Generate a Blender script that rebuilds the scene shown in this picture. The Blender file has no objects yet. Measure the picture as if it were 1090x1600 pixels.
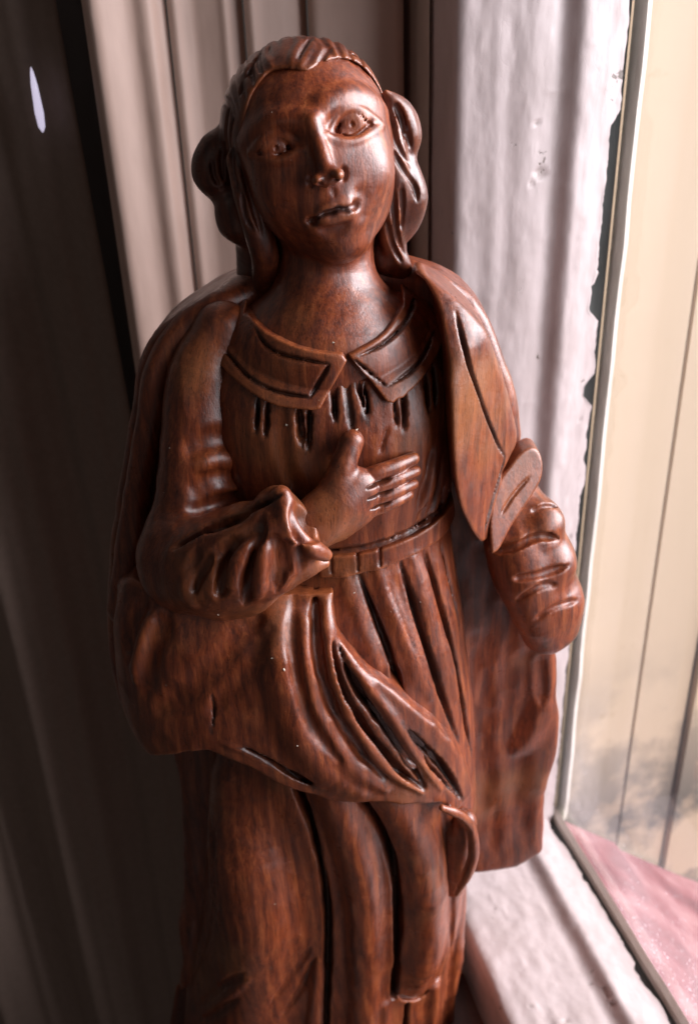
import bpy, math, random, time
import numpy as np
T0 = time.time()
random.seed(7)
rng = np.random.RandomState(11)
scene = bpy.context.scene
COL = scene.collection

# ---------------------------------------------------------------- camera (all design lengths in millimetres)
F_PX, CXP, CYP = 1400.0, 545.0, 800.0
PITCH, ROLL = math.radians(27.0), math.radians(2.1)
CAM = np.array([0.0, -190.0, 310.0])
_f = np.array([0, math.cos(PITCH), -math.sin(PITCH)])
_r0 = np.array([1.0, 0, 0]); _u0 = np.array([0, math.sin(PITCH), math.cos(PITCH)])
_r = math.cos(ROLL)*_r0 - math.sin(ROLL)*_u0
_u = math.sin(ROLL)*_r0 + math.cos(ROLL)*_u0
from mathutils import Matrix, Vector
cam_data = bpy.data.cameras.new("camera")
cam = bpy.data.objects.new("camera", cam_data); COL.objects.link(cam)
cam_data.sensor_fit = 'VERTICAL'; cam_data.sensor_height = 36.0
cam_data.lens = F_PX/1600*36.0
cam_data.clip_start = 0.01; cam_data.clip_end = 50
M = Matrix(((_r[0], _u[0], -_f[0], CAM[0]/1000), (_r[1], _u[1], -_f[1], CAM[1]/1000), (_r[2], _u[2], -_f[2], CAM[2]/1000), (0, 0, 0, 1)))
cam.matrix_world = M
cam_data.dof.use_dof = True
cam_data.dof.focus_distance = 0.178
cam_data.dof.aperture_fstop = 20.0
scene.camera = cam

# ---------------------------------------------------------------- light
world = bpy.data.worlds.new("World"); scene.world = world
world.use_nodes = True
wn = world.node_tree.nodes; wn.clear()
wo = wn.new("ShaderNodeOutputWorld"); wb = wn.new("ShaderNodeBackground")
wb.inputs[0].default_value = (0.74, 0.64, 0.60, 1); wb.inputs[1].default_value = 0.050
world.node_tree.links.new(wb.outputs[0], wo.inputs[0])

def area(name, loc, target, sx, sy, power, col):
    l = bpy.data.lights.new(name, 'AREA'); l.shape = 'RECTANGLE'
    l.size = sx; l.size_y = sy; l.energy = power; l.color = col
    o = bpy.data.objects.new(name, l); COL.objects.link(o)
    o.location = loc
    d = Vector(target) - Vector(loc)
    o.rotation_euler = d.to_track_quat('-Z', 'Y').to_euler()
    return o
# window daylight from the right, then an added fill and room bounce
area("window_daylight", (1.10, 0.0, 0.68), (0.0, 0.02, 0.18), 0.85, 0.95, 49.0, (0.98, 0.93, 1.0))
area("front_right_fill", (0.66, -0.50, 0.42), (0.0, 0.05, 0.24), 0.38, 0.60, 3.7, (0.95, 0.92, 1.0))  # added soft panel at front right, lifts the casing and the wood sheen
area("room_bounce", (-0.30, -0.55, 0.45), (0.0, 0.0, 0.18), 0.35, 0.35, 0.05, (1.0, 0.86, 0.78))

vs = scene.view_settings
vs.view_transform = 'Standard'; vs.look = 'None'; vs.gamma = 1.0; vs.exposure = 0.16
vs.use_curve_mapping = False

# ---------------------------------------------------------------- pixel -> place helpers
def ray(px, py):
    return _f + _r*(px-CXP)/F_PX + _u*(CYP-py)/F_PX
def P(px, py, Y):
    d = ray(px, py); t = (Y-CAM[1])/d[1]
    return CAM + d*t
def PZ(px, py, z):
    d = ray(px, py); t = (z-CAM[2])/d[2]
    return CAM + d*t

# ---------------------------------------------------------------- materials
def nodes_of(name):
    m = bpy.data.materials.new(name); m.use_nodes = True
    nt = m.node_tree; nt.nodes.clear()
    out = nt.nodes.new("ShaderNodeOutputMaterial")
    return m, nt, out
def N(nt, typ, ins=None, **kw):
    n = nt.nodes.new(typ)
    for k, v in kw.items(): setattr(n, k, v)
    if ins:
        for k, v in ins.items():
            if hasattr(v, 'is_linked') or isinstance(v, bpy.types.NodeSocket): nt.links.new(v, n.inputs[k])
            else: n.inputs[k].default_value = v
    return n
def ramp(nt, fac, stops):
    n = nt.nodes.new("ShaderNodeValToRGB"); nt.links.new(fac, n.inputs[0])
    cr = n.color_ramp
    while len(cr.elements) < len(stops): cr.elements.new(0.5)
    for e, (p, c) in zip(cr.elements, stops):
        e.position = p; e.color = (c[0], c[1], c[2], 1) if not isinstance(c, float) else (c, c, c, 1)
    return n.outputs[0]
def mixc(nt, fac, a, b, mode='MIX'):
    n = nt.nodes.new("ShaderNodeMix"); n.data_type = 'RGBA'; n.blend_type = mode
    for sock, v in ((n.inputs[0], fac), (n.inputs[6], a), (n.inputs[7], b)):
        if isinstance(v, bpy.types.NodeSocket): nt.links.new(v, sock)
        elif isinstance(v, (int, float)): sock.default_value = v
        else: sock.default_value = (v[0], v[1], v[2], 1)
    return n.outputs[2]
def mth(nt, op, a, b=0.0, clamp=False):
    n = nt.nodes.new("ShaderNodeMath"); n.operation = op; n.use_clamp = clamp
    for s, v in ((n.inputs[0], a), (n.inputs[1], b)):
        if isinstance(v, bpy.types.NodeSocket): nt.links.new(v, s)
        else: s.default_value = v
    return n.outputs[0]

def wood_material(name, seed=0.0, dark=1.0, red=1.0):
    m, nt, out = nodes_of(name)
    tc = N(nt, "ShaderNodeTexCoord").outputs['Object']
    mp = N(nt, "ShaderNodeMapping", {'Vector': tc, 'Location': (seed, seed*0.7, 0), 'Rotation': (0.05, 0.04, 0), 'Scale': (1, 1, 0.055)}).outputs[0]
    wrp = N(nt, "ShaderNodeTexNoise", {'Vector': tc, 'Scale': 28, 'Detail': 2}).outputs['Color']
    wv = N(nt, "ShaderNodeVectorMath", {0: wrp, 1: (0.006, 0.006, 0.002)}, operation='MULTIPLY').outputs[0]
    tw = N(nt, "ShaderNodeVectorMath", {0: tc, 1: wv}, operation='ADD').outputs[0]
    mp = N(nt, "ShaderNodeMapping", {'Vector': tw, 'Location': (seed, seed*0.7, 0), 'Rotation': (0.10, 0.07, 0), 'Scale': (1, 1, 0.055)}).outputs[0]
    mr = N(nt, "ShaderNodeMapping", {'Vector': tw, 'Location': (-0.021+seed, 0.030, 0), 'Rotation': (0.16, 0.10, 0), 'Scale': (1, 1, 0.3)}).outputs[0]
    ring = N(nt, "ShaderNodeTexWave", {'Vector': mr, 'Scale': 105, 'Distortion': 2.2, 'Detail': 2, 'Detail Scale': 1.5}, wave_type='RINGS', rings_direction='Z').outputs['Fac']
    fine = N(nt, "ShaderNodeTexNoise", {'Vector': mp, 'Scale': 3200, 'Detail': 4, 'Roughness': 0.65}).outputs[0]
    g0 = N(nt, "ShaderNodeTexNoise", {'Vector': mp, 'Scale': 1000, 'Detail': 5, 'Roughness': 0.65, 'Distortion': 0.8}).outputs[0]
    grain = mth(nt, 'ADD', mth(nt, 'MULTIPLY', g0, 0.82), mth(nt, 'MULTIPLY', ring, 0.12))
    big = N(nt, "ShaderNodeTexNoise", {'Vector': tc, 'Scale': 46, 'Detail': 4, 'Roughness': 0.6}).outputs[0]
    mot = N(nt, "ShaderNodeTexNoise", {'Vector': tc, 'Scale': 190, 'Detail': 5, 'Roughness': 0.7}).outputs[0]
    wear = N(nt, "ShaderNodeAttribute", attribute_name="wear").outputs['Fac']
    c1 = ramp(nt, grain, [(0.32, (0.095*dark, 0.0190*dark, 0.0080*dark)), (0.50, (0.230*dark, 0.0480*dark*red, 0.0150*dark)), (0.68, (0.38*dark, 0.102*dark*red, 0.033*dark))])
    dk = ramp(nt, big, [(0.40, 0.0), (0.66, 1.0)])
    c2 = mixc(nt, mth(nt, 'MULTIPLY', dk, 0.45), c1, (0.060*dark, 0.014*dark, 0.0075*dark))
    mk = ramp(nt, mot, [(0.50, 0.0), (0.68, 1.0)])
    c3 = mixc(nt, mth(nt, 'MULTIPLY', mk, 0.3), c2, (0.045, 0.012, 0.007))
    gold = N(nt, "ShaderNodeTexNoise", {'Vector': tw, 'Scale': 24, 'Detail': 3, 'Roughness': 0.6}).outputs[0]
    c3 = mixc(nt, mth(nt, 'MULTIPLY', ramp(nt, gold, [(0.54, 0.0), (0.72, 1.0)]), 0.55), c3, (0.33, 0.125, 0.042))
    # rubbed ridges, where the dark polish has worn through to the orange wood
    wj = mth(nt, 'MULTIPLY', wear, mth(nt, 'ADD', mth(nt, 'MULTIPLY', mot, 1.6), -0.1), True)
    c4 = mixc(nt, mth(nt, 'MULTIPLY', wj, 0.75), c3, (0.36, 0.098, 0.028))
    pores = ramp(nt, fine, [(0.33, 0.0), (0.43, 1.0)])
    c5 = mixc(nt, mth(nt, 'SUBTRACT', 0.62, mth(nt, 'MULTIPLY', pores, 0.62)), c4, (0.018, 0.006, 0.004))
    cut_shade = N(nt, "ShaderNodeAttribute", attribute_name="cut_shade").outputs['Fac']  # shade painted into the knife cuts, together with pooled dark polish
    c5 = mixc(nt, mth(nt, 'MULTIPLY', cut_shade, mth(nt, 'ADD', mth(nt, 'MULTIPLY', mot, 0.9), 0.15)), c5, (0.016, 0.010, 0.009))
    rr = ramp(nt, mot, [(0.3, 0.25), (0.7, 0.50)])
    scr = N(nt, 'ShaderNodeTexNoise', {'Vector': tc, 'Scale': 620, 'Detail': 6, 'Roughness': 0.75}).outputs[0]
    rr = mth(nt, 'ADD', rr, mth(nt, 'MULTIPLY', mth(nt, 'SUBTRACT', scr, 0.5), 0.35))
    b1 = N(nt, "ShaderNodeBump", {'Strength': 0.35, 'Distance': 0.00014, 'Height': fine}).outputs[0]
    b2 = N(nt, "ShaderNodeBump", {'Strength': 0.32, 'Distance': 0.0007, 'Height': mth(nt, 'ADD', mot, mth(nt, 'MULTIPLY', scr, 0.45)), 'Normal': b1}).outputs[0]
    p = N(nt, "ShaderNodeBsdfPrincipled", {'Base Color': c5, 'Roughness': rr, 'Normal': b2, 'Coat Weight': 0.5, 'Coat Roughness': 0.36, 'IOR': 1.5})
    nt.links.new(p.outputs[0], out.inputs[0])
    return m

def paint_material(name, col, rough=0.45, chips=0.0, bump=0.4, dirt=0.25, bscale=220):
    m, nt, out = nodes_of(name)
    tc = N(nt, "ShaderNodeTexCoord").outputs['Object']
    st = N(nt, "ShaderNodeMapping", {'Vector': tc, 'Scale': (1, 1, 0.22)}).outputs[0]
    brush = N(nt, "ShaderNodeTexNoise", {'Vector': st, 'Scale': bscale, 'Detail': 4, 'Roughness': 0.6}).outputs[0]
    lst_ = N(nt, 'ShaderNodeMapping', {'Vector': tc, 'Scale': (1, 1, 0.45)}).outputs[0]
    lump = N(nt, "ShaderNodeTexNoise", {'Vector': lst_, 'Scale': 110, 'Detail': 2.5, 'Roughness': 0.5}).outputs[0]
    d = ramp(nt, lump, [(0.45, 0.0), (0.75, 1.0)])
    c = mixc(nt, mth(nt, 'MULTIPLY', d, dirt), col, (col[0]*0.62, col[1]*0.58, col[2]*0.55))
    if chips > 0:
        v = N(nt, "ShaderNodeTexNoise", {'Vector': tc, 'Scale': 120, 'Detail': 7, 'Roughness': 0.72}).outputs[0]
        cm = ramp(nt, v, [(0.70-chips*0.1, 0.0), (0.715-chips*0.1, 1.0)])
        ca = N(nt, "ShaderNodeAttribute", attribute_name="chip").outputs['Fac']
        c = mixc(nt, mth(nt, 'MULTIPLY', ca, 0.35), c, (0.36, 0.30, 0.27))
        c = mixc(nt, cm, c, (0.16, 0.125, 0.105))
        hh = mth(nt, 'SUBTRACT', lump, mth(nt, 'MULTIPLY', cm, 0.6))
        vo = N(nt, "ShaderNodeTexVoronoi", {'Vector': mixc(nt, 0.02, tc, lump), 'Scale': 150}, feature='DISTANCE_TO_EDGE').outputs['Distance']
        crk = ramp(nt, vo, [(0.0, 0.0), (0.035, 1.0)])
        msk = ramp(nt, v, [(0.45, 0.0), (0.62, 1.0)])
        hh = mth(nt, 'ADD', hh, mth(nt, 'MULTIPLY', mth(nt, 'MULTIPLY', crk, msk), 0.02))
    else: hh = lump
    b1 = N(nt, "ShaderNodeBump", {'Strength': bump, 'Distance': 0.0006, 'Height': brush}).outputs[0]
    b2 = N(nt, "ShaderNodeBump", {'Strength': bump, 'Distance': 0.0022, 'Height': hh, 'Normal': b1}).outputs[0]
    p = N(nt, "ShaderNodeBsdfPrincipled", {'Base Color': c, 'Roughness': rough, 'Normal': b2})
    nt.links.new(p.outputs[0], out.inputs[0])
    return m

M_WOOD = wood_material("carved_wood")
M_HAIR = wood_material("stained_hair_wood", 1.3, 0.5, 0.95)
M_WOOD_DARK = wood_material("stained_base_wood", 3.1, 0.42, 0.9)
M_PAINT = paint_material("sash_paint", (0.60, 0.51, 0.50), 0.42, 0.45, 0.34, 0.35, 90)
M_CASING = paint_material("casing_paint", (0.58, 0.41, 0.34), 0.55, 0.0, 0.2, 0.25, 120)
M_JAMB = paint_material("jamb_paint", (0.58, 0.48, 0.42), 0.55, 0.0, 0.2, 0.2, 120)

# ================================================================= the setting: window and wall
def finish(o, name, parent=None, label=None, cat=None, group=None, kind=None):
    if parent is not None: o.parent = parent
    if label: o['label'] = label
    if cat: o['category'] = cat
    if group: o['group'] = group
    if kind: o['kind'] = kind
    return o
def empty(name, loc_mm, label, cat, group=None):
    o = bpy.data.objects.new(name, None); COL.objects.link(o)
    o.location = tuple(v/1000 for v in loc_mm); o.empty_display_size = 0.02
    o['label'] = label; o['category'] = cat
    if group: o['group'] = group
    return o
def mesh_obj(name, verts, faces, mat, parent=None, smooth=False, **props):
    me = bpy.data.meshes.new(name)
    off = np.array([0.0, 0, 0])
    if parent is not None: off = np.array(parent.location)*1000
    me.from_pydata([tuple((np.array(v)-off)/1000) for v in verts], [], faces)
    if smooth:
        for p in me.polygons: p.use_smooth = True
    me.materials.append(mat); me.update()
    o = bpy.data.objects.new(name, me); COL.objects.link(o)
    if parent is not None: o.parent = parent
    return finish(o, name, None, **props)
def xf(parent, o): return o

# window axes: ALONG runs away from the camera, OUT points through the glass
ALONG = ray(150, 85).copy(); ALONG[2] = 0; ALONG /= np.linalg.norm(ALONG)
OUT = np.array([ALONG[1], -ALONG[0], 0.0])
UP = np.array([0, 0, 1.0])
K = P(872, 1272, 60.0)              # corner of glass, stile and bottom rail
def W(s, n, z): return np.array([K[0], K[1], 0]) + ALONG*s + OUT*n + UP*z
KZ = K[2]
def profile_sweep(name, prof_to_pts, prof, params, mat, parent=None, closed=True, smooth=False, **props):
    """prof: list of 2D points; params: list of positions; prof_to_pts(p2, t, i) -> 3D"""
    verts = []; faces = []
    n = len(prof)
    for i, t in enumerate(params):
        for j, p2 in enumerate(prof): verts.append(prof_to_pts(p2, t, j))
    for i in range(len(params)-1):
        for j in range(n if closed else n-1):
            a = i*n+j; b = i*n+(j+1) % n
            faces.append((a, b, b+n, a+n))
    if closed:
        faces.append(tuple(range(n))[::-1]); faces.append(tuple(range((len(params)-1)*n, len(params)*n)))
    o = mesh_obj(name, verts, faces, mat, parent, smooth, **props)
    return o

def jitter(i, j, amp):
    r = np.random.RandomState(i*131+j*17+5); return (r.rand()-0.5)*2*amp
def smooth1(n, step, amp, seed):
    r = np.random.RandomState(seed); k = max(2, n//step+3)
    c = (r.rand(k)-0.5)*2*amp
    return np.interp(np.linspace(0, k-1, n), np.arange(k), c)

sash = empty("window_sash", (K[0], K[1], 0), "chipped pale painted window sash with its pane, right of the wooden figurine", "window")
# --- stile and bottom rail: one moulded profile, thick old paint with lumps, runs and chips in relief
def noise2(nu, nv, cu, cv, seed):
    r = np.random.RandomState(seed); L = r.rand(int(nu/cu)+3, int(nv/cv)+3)*2-1
    u = np.arange(nu)/cu; v = np.arange(nv)/cv
    iu = u.astype(int); iv = v.astype(int); fu = u-iu; fv = v-iv
    fu = (fu*fu*(3-2*fu))[:, None]; fv = (fv*fv*(3-2*fv))[None, :]
    return (L[iu][:, iv]*(1-fu)*(1-fv)+L[iu+1][:, iv]*fu*(1-fv)+L[iu][:, iv+1]*(1-fu)*fv+L[iu+1][:, iv+1]*fu*fv)
def relief_sweep(name, prof, params, place, mat, parent, seed, lump=0.3, edge=None, fixed=(), chip=1.0):
    """prof: 2D outline (last point = broken edge by the glass); place(p2, t) -> 3D; edge[i] = how far the edge is broken back"""
    prof = np.array(prof, float)
    P2 = [prof[0]]
    for a, b in zip(prof[:-1], prof[1:]):
        n = max(1, int(np.linalg.norm(b-a)/0.7))
        for q in range(1, n+1): P2.append(a+(b-a)*q/n)
    P2 = np.array(P2)
    for _ in range(2): P2[1:-1] = (P2[:-2]+2*P2[1:-1]+P2[2:])/4
    tg = np.gradient(P2, axis=0); tg /= np.linalg.norm(tg, axis=1)[:, None]+1e-9
    nr = np.stack([-tg[:, 1], tg[:, 0]], 1)
    nu, nv = len(params), len(P2)
    h = noise2(nu, nv, 9, 5, seed)*0.55+noise2(nu, nv, 26, 4, seed+1)*0.5+noise2(nu, nv, 4, 3, seed+2)*0.28
    blister = np.clip(noise2(nu, nv, 3.5, 3, seed+3)-0.62, 0, 1)*2.4
    c = noise2(nu, nv, 6, 4, seed+4)*0.6+noise2(nu, nv, 2.2, 1.8, seed+5)*0.45+noise2(nu, nv, 50, 12, seed+6)*0.45
    cm = (c > 0.86/max(chip, 0.1)).astype(float)
    disp = lump*(h+blister)-cm*0.55
    verts = []; faces = []
    for i, t in enumerate(params):
        for j in range(nv):
            p = P2[j]+nr[j]*disp[i, j]
            if edge is not None:
                w = max(0.0, 1-(nv-1-j)*0.7/ (edge[i]+0.8))
                p = P2[j]+nr[j]*disp[i, j]*(1-w)
                p = p-tg[j]*edge[i]*w
            verts.append(place(p, t))
        p = P2[-1]-tg[-1]*(edge[i] if edge is not None else 0)-nr[-1]*6
        verts.append(place(p, t))
    m = nv+1
    for i in range(nu-1):
        for j in range(m-1):
            a = i*m+j; faces.append((a, a+1, a+m+1, a+m))
    o = mesh_obj(name, verts, faces, mat, parent, True)
    at = o.data.attributes.new("chip", 'FLOAT', 'POINT')
    cc = np.hstack([cm, cm[:, -1:]]).astype(np.float32).ravel(); at.data.foreach_set("value", cc)
    sharp = o.modifiers.new("edge", 'EDGE_SPLIT'); sharp.split_angle = math.radians(50)
    return o
zs = np.linspace(-20, 430, 620)
edge = np.abs(smooth1(len(zs), 6, 0.5, 3))+np.abs(smooth1(len(zs), 3, 0.45, 8))
for (y0, y1, d) in ((185, 428, 2.6), (432, 490, 4.2), (490, 560, 1.0), (588, 622, 3.4), (640, 720, 0.8), (760, 980, 1.2)):
    za = P(950, y1, 60)[2]; zb_ = P(950, y0, 60)[2]
    edge += np.where((zs > za) & (zs < zb_), d, 0)
edge = np.convolve(np.pad(edge, 4, mode='edge'), np.ones(5)/5, mode='same')[4:-4]+np.abs(smooth1(len(zs), 2, 0.4, 18))
stile_prof = [(60, -47), (18, -47), (1.9, -46.6), (1.0, -45.6), (0.7, -44), (0.1, -38), (-0.5, -36), (-0.3, -34), (-0.9, -30), (-1.2, -27), (-0.9, -23), (-0.2, -20.5), (-0.6, -18.6), (-2.4, -17.0), (-3.1, -15.8), (-2.6, -12), (-1.8, -8), (-0.8, -2.4)]
relief_sweep("stile", stile_prof, zs, lambda p, t: W(p[0], p[1], t), M_PAINT, sash, 40, 0.14, edge)
ss = np.linspace(0, -330, 480)
zb = KZ
edge2 = np.abs(smooth1(len(ss), 3, 0.6, 22))+np.clip(smooth1(len(ss), 9, 1.8, 23), 0, 9)
rail_prof = [(-53, zb-75), (-50.3, zb-6.0), (-49.4, zb-4.0), (-47.2, zb-3.2), (-40, zb-2.6), (-30, zb-1.8), (-23, zb-1.4), (-20.5, zb-1.9), (-18.6, zb-1.2), (-17.2, zb+0.6), (-16, zb+1.5), (-10, zb+0.8), (-4.3, zb+0.0)]
relief_sweep("bottom_rail", rail_prof, ss, lambda p, t: W(t, p[0], p[1]), M_PAINT, sash, 60, 0.22, edge2, chip=1.05)
v = [W(0, -3, zb-3.2), W(-330, -3, zb-3.2), W(-330, -9, zb-3.2), W(0, -9, zb-3.2)]

# putty beads against the glass (pale outer putty line; dark dirty seam inside)
M_PUTTY = paint_material("putty", (0.80, 0.74, 0.66), 0.5, 0.0, 0.3, 0.15)
M_SEAM = paint_material("weathered_seam", (0.085, 0.095, 0.09), 0.7, 0.0, 0.5, 0.5)
def box_pts(s0, s1, n0, n1, z0, z1):
    v = [W(s, n, z) for s in (s0, s1) for n in (n0, n1) for z in (z0, z1)]
    f = [(0, 1, 3, 2), (4, 6, 7, 5), (0, 4, 5, 1), (2, 3, 7, 6), (0, 2, 6, 4), (1, 5, 7, 3)]
    return v, f
v, f = box_pts(2.2, 5.5, -12.0, -0.8, KZ-2, 430); mesh_obj("seam_strip", v, f, M_SEAM, sash)
def bead_upright():
    zs = np.linspace(KZ-2, 430, 160); w = smooth1(160, 5, 0.5, 31)
    prof = [(-1.6, 1.5), (-1.6, 2.6), (3.0, 5.0), (5, 1.5)]
    return profile_sweep("putty_bead", lambda p, t, j: W(p[0]-(w[int(np.argmin(abs(zs-t)))] if j < 2 else 0), p[1], t), prof, list(zs), M_PUTTY, sash)
bead_upright()
def bead_rail():
    ss = np.linspace(2, -330, 140); w = smooth1(140, 5, 0.5, 32)
    prof = [(-2.2, KZ-3.2), (-2.4, KZ+1.3), (-0.8, KZ+2.6), (-0.8, KZ-3.2)]
    o1 = profile_sweep("putty_bead", lambda p, t, j: W(t, p[0]+(w[int(np.argmin(abs(ss-t)))]*0.35 if j < 3 else 0), p[1]), prof, list(ss), M_PUTTY, sash)
    prof = [(-9.5, KZ-6.0), (-9.5, KZ-2.6), (-2.3, KZ-2.2), (-2.3, KZ-6.0)]
    profile_sweep("seam_strip", lambda p, t, j: W(t, p[0], p[1]), prof, list(ss), M_SEAM, sash)
bead_rail()

# --- glass
def glass_material():
    m, nt, out = nodes_of("window_glass")
    tc = N(nt, "ShaderNodeTexCoord").outputs['Object']
    tr = N(nt, "ShaderNodeBsdfTransparent", {'Color': (0.97, 0.98, 0.97, 1)})
    gl = N(nt, "ShaderNodeBsdfGlossy", {'Color': (1, 1, 1, 1), 'Roughness': 0.02})
    lw = N(nt, "ShaderNodeLayerWeight", {'Blend': 0.5}).outputs['Facing']
    fr = mth(nt, 'ADD', mth(nt, 'MULTIPLY', mth(nt, 'POWER', lw, 5.0), 0.9), 0.035)
    mx = N(nt, "ShaderNodeMixShader", {0: fr}); nt.links.new(tr.outputs[0], mx.inputs[1]); nt.links.new(gl.outputs[0], mx.inputs[2])
    df = N(nt, "ShaderNodeBsdfTranslucent", {'Color': (0.80, 0.77, 0.80, 1)})
    sep = N(nt, "ShaderNodeSeparateXYZ", {0: tc}).outputs[2]
    low = N(nt, "ShaderNodeMapRange", {0: sep, 1: 0.12, 2: 0.05, 3: 0.0, 4: 1.0}).outputs[0]
    cl = N(nt, "ShaderNodeTexNoise", {'Vector': tc, 'Scale': 28, 'Detail': 4}).outputs[0]
    sp = N(nt, "ShaderNodeTexNoise", {'Vector': tc, 'Scale': 900, 'Detail': 2}).outputs[0]
    spk = ramp(nt, sp, [(0.655, 0.0), (0.69, 1.0)])
    clr = ramp(nt, cl, [(0.35, 0.0), (0.7, 1.0)])
    haze = mth(nt, 'MULTIPLY', mth(nt, 'MULTIPLY', clr, 0.08), low)
    a = mth(nt, 'ADD', haze, mth(nt, 'MULTIPLY', mth(nt, 'MULTIPLY', spk, mth(nt, 'MULTIPLY', clr, low)), 0.55))
    a = mth(nt, 'ADD', a, 0.008, True)
    mx2 = N(nt, "ShaderNodeMixShader", {0: a}); nt.links.new(mx.outputs[0], mx2.inputs[1]); nt.links.new(df.outputs[0], mx2.inputs[2])
    nt.links.new(mx2.outputs[0], out.inputs[0])
    return m
v, f = box_pts(5, -330, -0.7, 1.3, KZ-3, 430); mesh_obj("pane", v, f, glass_material(), sash)

# --- outside: reveal boards and the red outer sill
def outer_material():
    m, nt, out = nodes_of("outer_board_paint")
    tc = N(nt, "ShaderNodeTexCoord").outputs['Object']
    sep = N(nt, "ShaderNodeSeparateXYZ", {0: tc}).outputs[2]
    g = N(nt, "ShaderNodeTexNoise", {'Vector': tc, 'Scale': 17, 'Detail': 5, 'Roughness': 0.6}).outputs[0]
    st = N(nt, "ShaderNodeMapping", {'Vector': tc, 'Scale': (1, 1, 0.06)}).outputs[0]
    g2 = N(nt, "ShaderNodeTexNoise", {'Vector': st, 'Scale': 90, 'Detail': 3}).outputs[0]
    low = N(nt, "ShaderNodeMapRange", {0: sep, 1: 0.12, 2: 0.03, 3: 0.0, 4: 1.0}).outputs[0]
    a = mth(nt, 'MULTIPLY', ramp(nt, g, [(0.42, 0.0), (0.52, 1.0)]), low)
    c = mixc(nt, mth(nt, 'MULTIPLY', g2, 0.35), (0.50, 0.385, 0.265), (0.44, 0.33, 0.225))
    c = mixc(nt, a, c, (0.10, 0.095, 0.08))
    p = N(nt, "ShaderNodeBsdfPrincipled", {'Base Color': c, 'Roughness': 0.7})
    nt.links.new(p.outputs[0], out.inputs[0]); return m
M_OUT = outer_material()
outer = empty("outer_window_frame", W(3, 40, 0), "weathered cream boards of the outside window reveal seen through the glass", "window frame")
for (n0, n1, s0) in ((2.0, 31.0, 7.0), (33.2, 54.0, 8.0), (56.5, 90, 6.5), (92.0, 260.0, 6.0)):
    v, f = box_pts(s0, s0+20, n0, n1, -120, 430); mesh_obj("board", v, f, M_OUT, outer)
v, f = box_pts(s0+4, s0+24, 1.0, 261.0, -121, 431)
mesh_obj("backing_board", v, f, M_SEAM, outer)
m, nt, out = nodes_of("red_sill_paint")
tc = N(nt, "ShaderNodeTexCoord").outputs['Object']
tr_ = N(nt, "ShaderNodeMapping", {'Vector': tc, 'Rotation': (0, 0, math.radians(-104.5)), 'Scale': (0.07, 1, 1)}).outputs[0]
g0 = N(nt, "ShaderNodeTexNoise", {'Vector': tr_, 'Scale': 55, 'Detail': 3, 'Roughness': 0.5}).outputs[0]
g1 = N(nt, "ShaderNodeTexNoise", {'Vector': tc, 'Scale': 45, 'Detail': 6, 'Roughness': 0.7}).outputs[0]
g = mth(nt, 'ADD', mth(nt, 'MULTIPLY', g0, 0.7), mth(nt, 'MULTIPLY', g1, 0.3))
c = ramp(nt, g, [(0.36, (0.11, 0.030, 0.034)), (0.50, (0.19, 0.060, 0.066)), (0.64, (0.30, 0.15, 0.15))])
p = N(nt, "ShaderNodeBsdfPrincipled", {'Base Color': c, 'Roughness': 0.9, 'Specular IOR Level': 0.15}); nt.links.new(p.outputs[0], out.inputs[0])
M_RED = m
prof = [(3.5, KZ-7), (3.5, KZ-9), (30, KZ-30), (33, KZ-35), (62, KZ-58), (120, KZ-100), (120, KZ-130), (3.5, KZ-80)]
profile_sweep("outer_sill", lambda p, t, j: W(t, p[0], p[1]), prof[1:], [5.8, -120, -330], M_RED,
              label="faded red painted outside sill sloping away beyond the glass", cat="sill")

# --- jamb, stop and moulded casing to the left of the sash
def vert_board(name, pts_xy, z0, z1, mat, parent=None, **props):
    verts = [(x, y, z0) for x, y in pts_xy]+[(x, y, z1) for x, y in pts_xy]
    n = len(pts_xy)
    faces = [(i, (i+1) % n, (i+1) % n+n, i+n) for i in range(n)]+[tuple(range(n))[::-1], tuple(range(n, 2*n))]
    return mesh_obj(name, verts, faces, mat, parent, **props)
def XP(px, Y, py=0):        # x of a vertical line seen at px on row py, at depth Y
    q = P(px, py, Y); return q[0]
a = W(8, -52.6, 0); b = W(8, -54.0, 0)
jamb = empty("window_jamb", (a[0], a[1]+20, 0), "shaded taupe painted window jamb between the figurine's head and the sash", "jamb")
gx = XP(640, 80)
vert_board("jamb_board", [(W(17, -48, 0)[0], W(17, -48, 0)[1]), (W(75, -48, 0)[0]+14, W(75, -48, 0)[1]+10), (gx+2, 104), (gx, 80)], -400, 430, M_JAMB, jamb)
casing = empty("window_casing", (XP(380, 92), 95, 0), "tall fluted pinkish brown painted window casing behind the figurine's left", "casing")
gl = XP(630, 94)
def cpts(lst):          # the casing is splayed: its left edge stands nearer
    out = []
    for px, Y in lst:
        yy = Y-20-(630-px)/503*8
        out.append((XP(px, yy), yy))
    return out
def soft(front, back=120):
    """moulded board: smooth front profile right to left, square back"""
    px = np.array([q[0] for q in front], float); yy = np.array([q[1] for q in front], float)
    u = np.linspace(px[0], px[-1], 46); y = np.interp(-u, -px, yy)
    for _ in range(5): y[1:-1] = (y[:-2]+2*y[1:-1]+y[2:])/4
    return cpts([(u[0]-0.2, back)]+list(zip(u, y))+[(u[-1]+0.2, back)])
def moulding(name, front):
    o = vert_board(name, soft(front), -400, 430, M_CASING, casing)
    for p in o.data.polygons: p.use_smooth = len(p.vertices) == 4
    md = o.modifiers.new("edge", 'EDGE_SPLIT'); md.split_angle = math.radians(40)
moulding("flat_board", [(630, 97), (624, 95), (560, 94.6), (490, 95), (480, 97)])
moulding("moulding", [(477.5, 101), (462, 99), (440, 97.5), (404, 96), (392, 94.5), (380, 96)])
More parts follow.
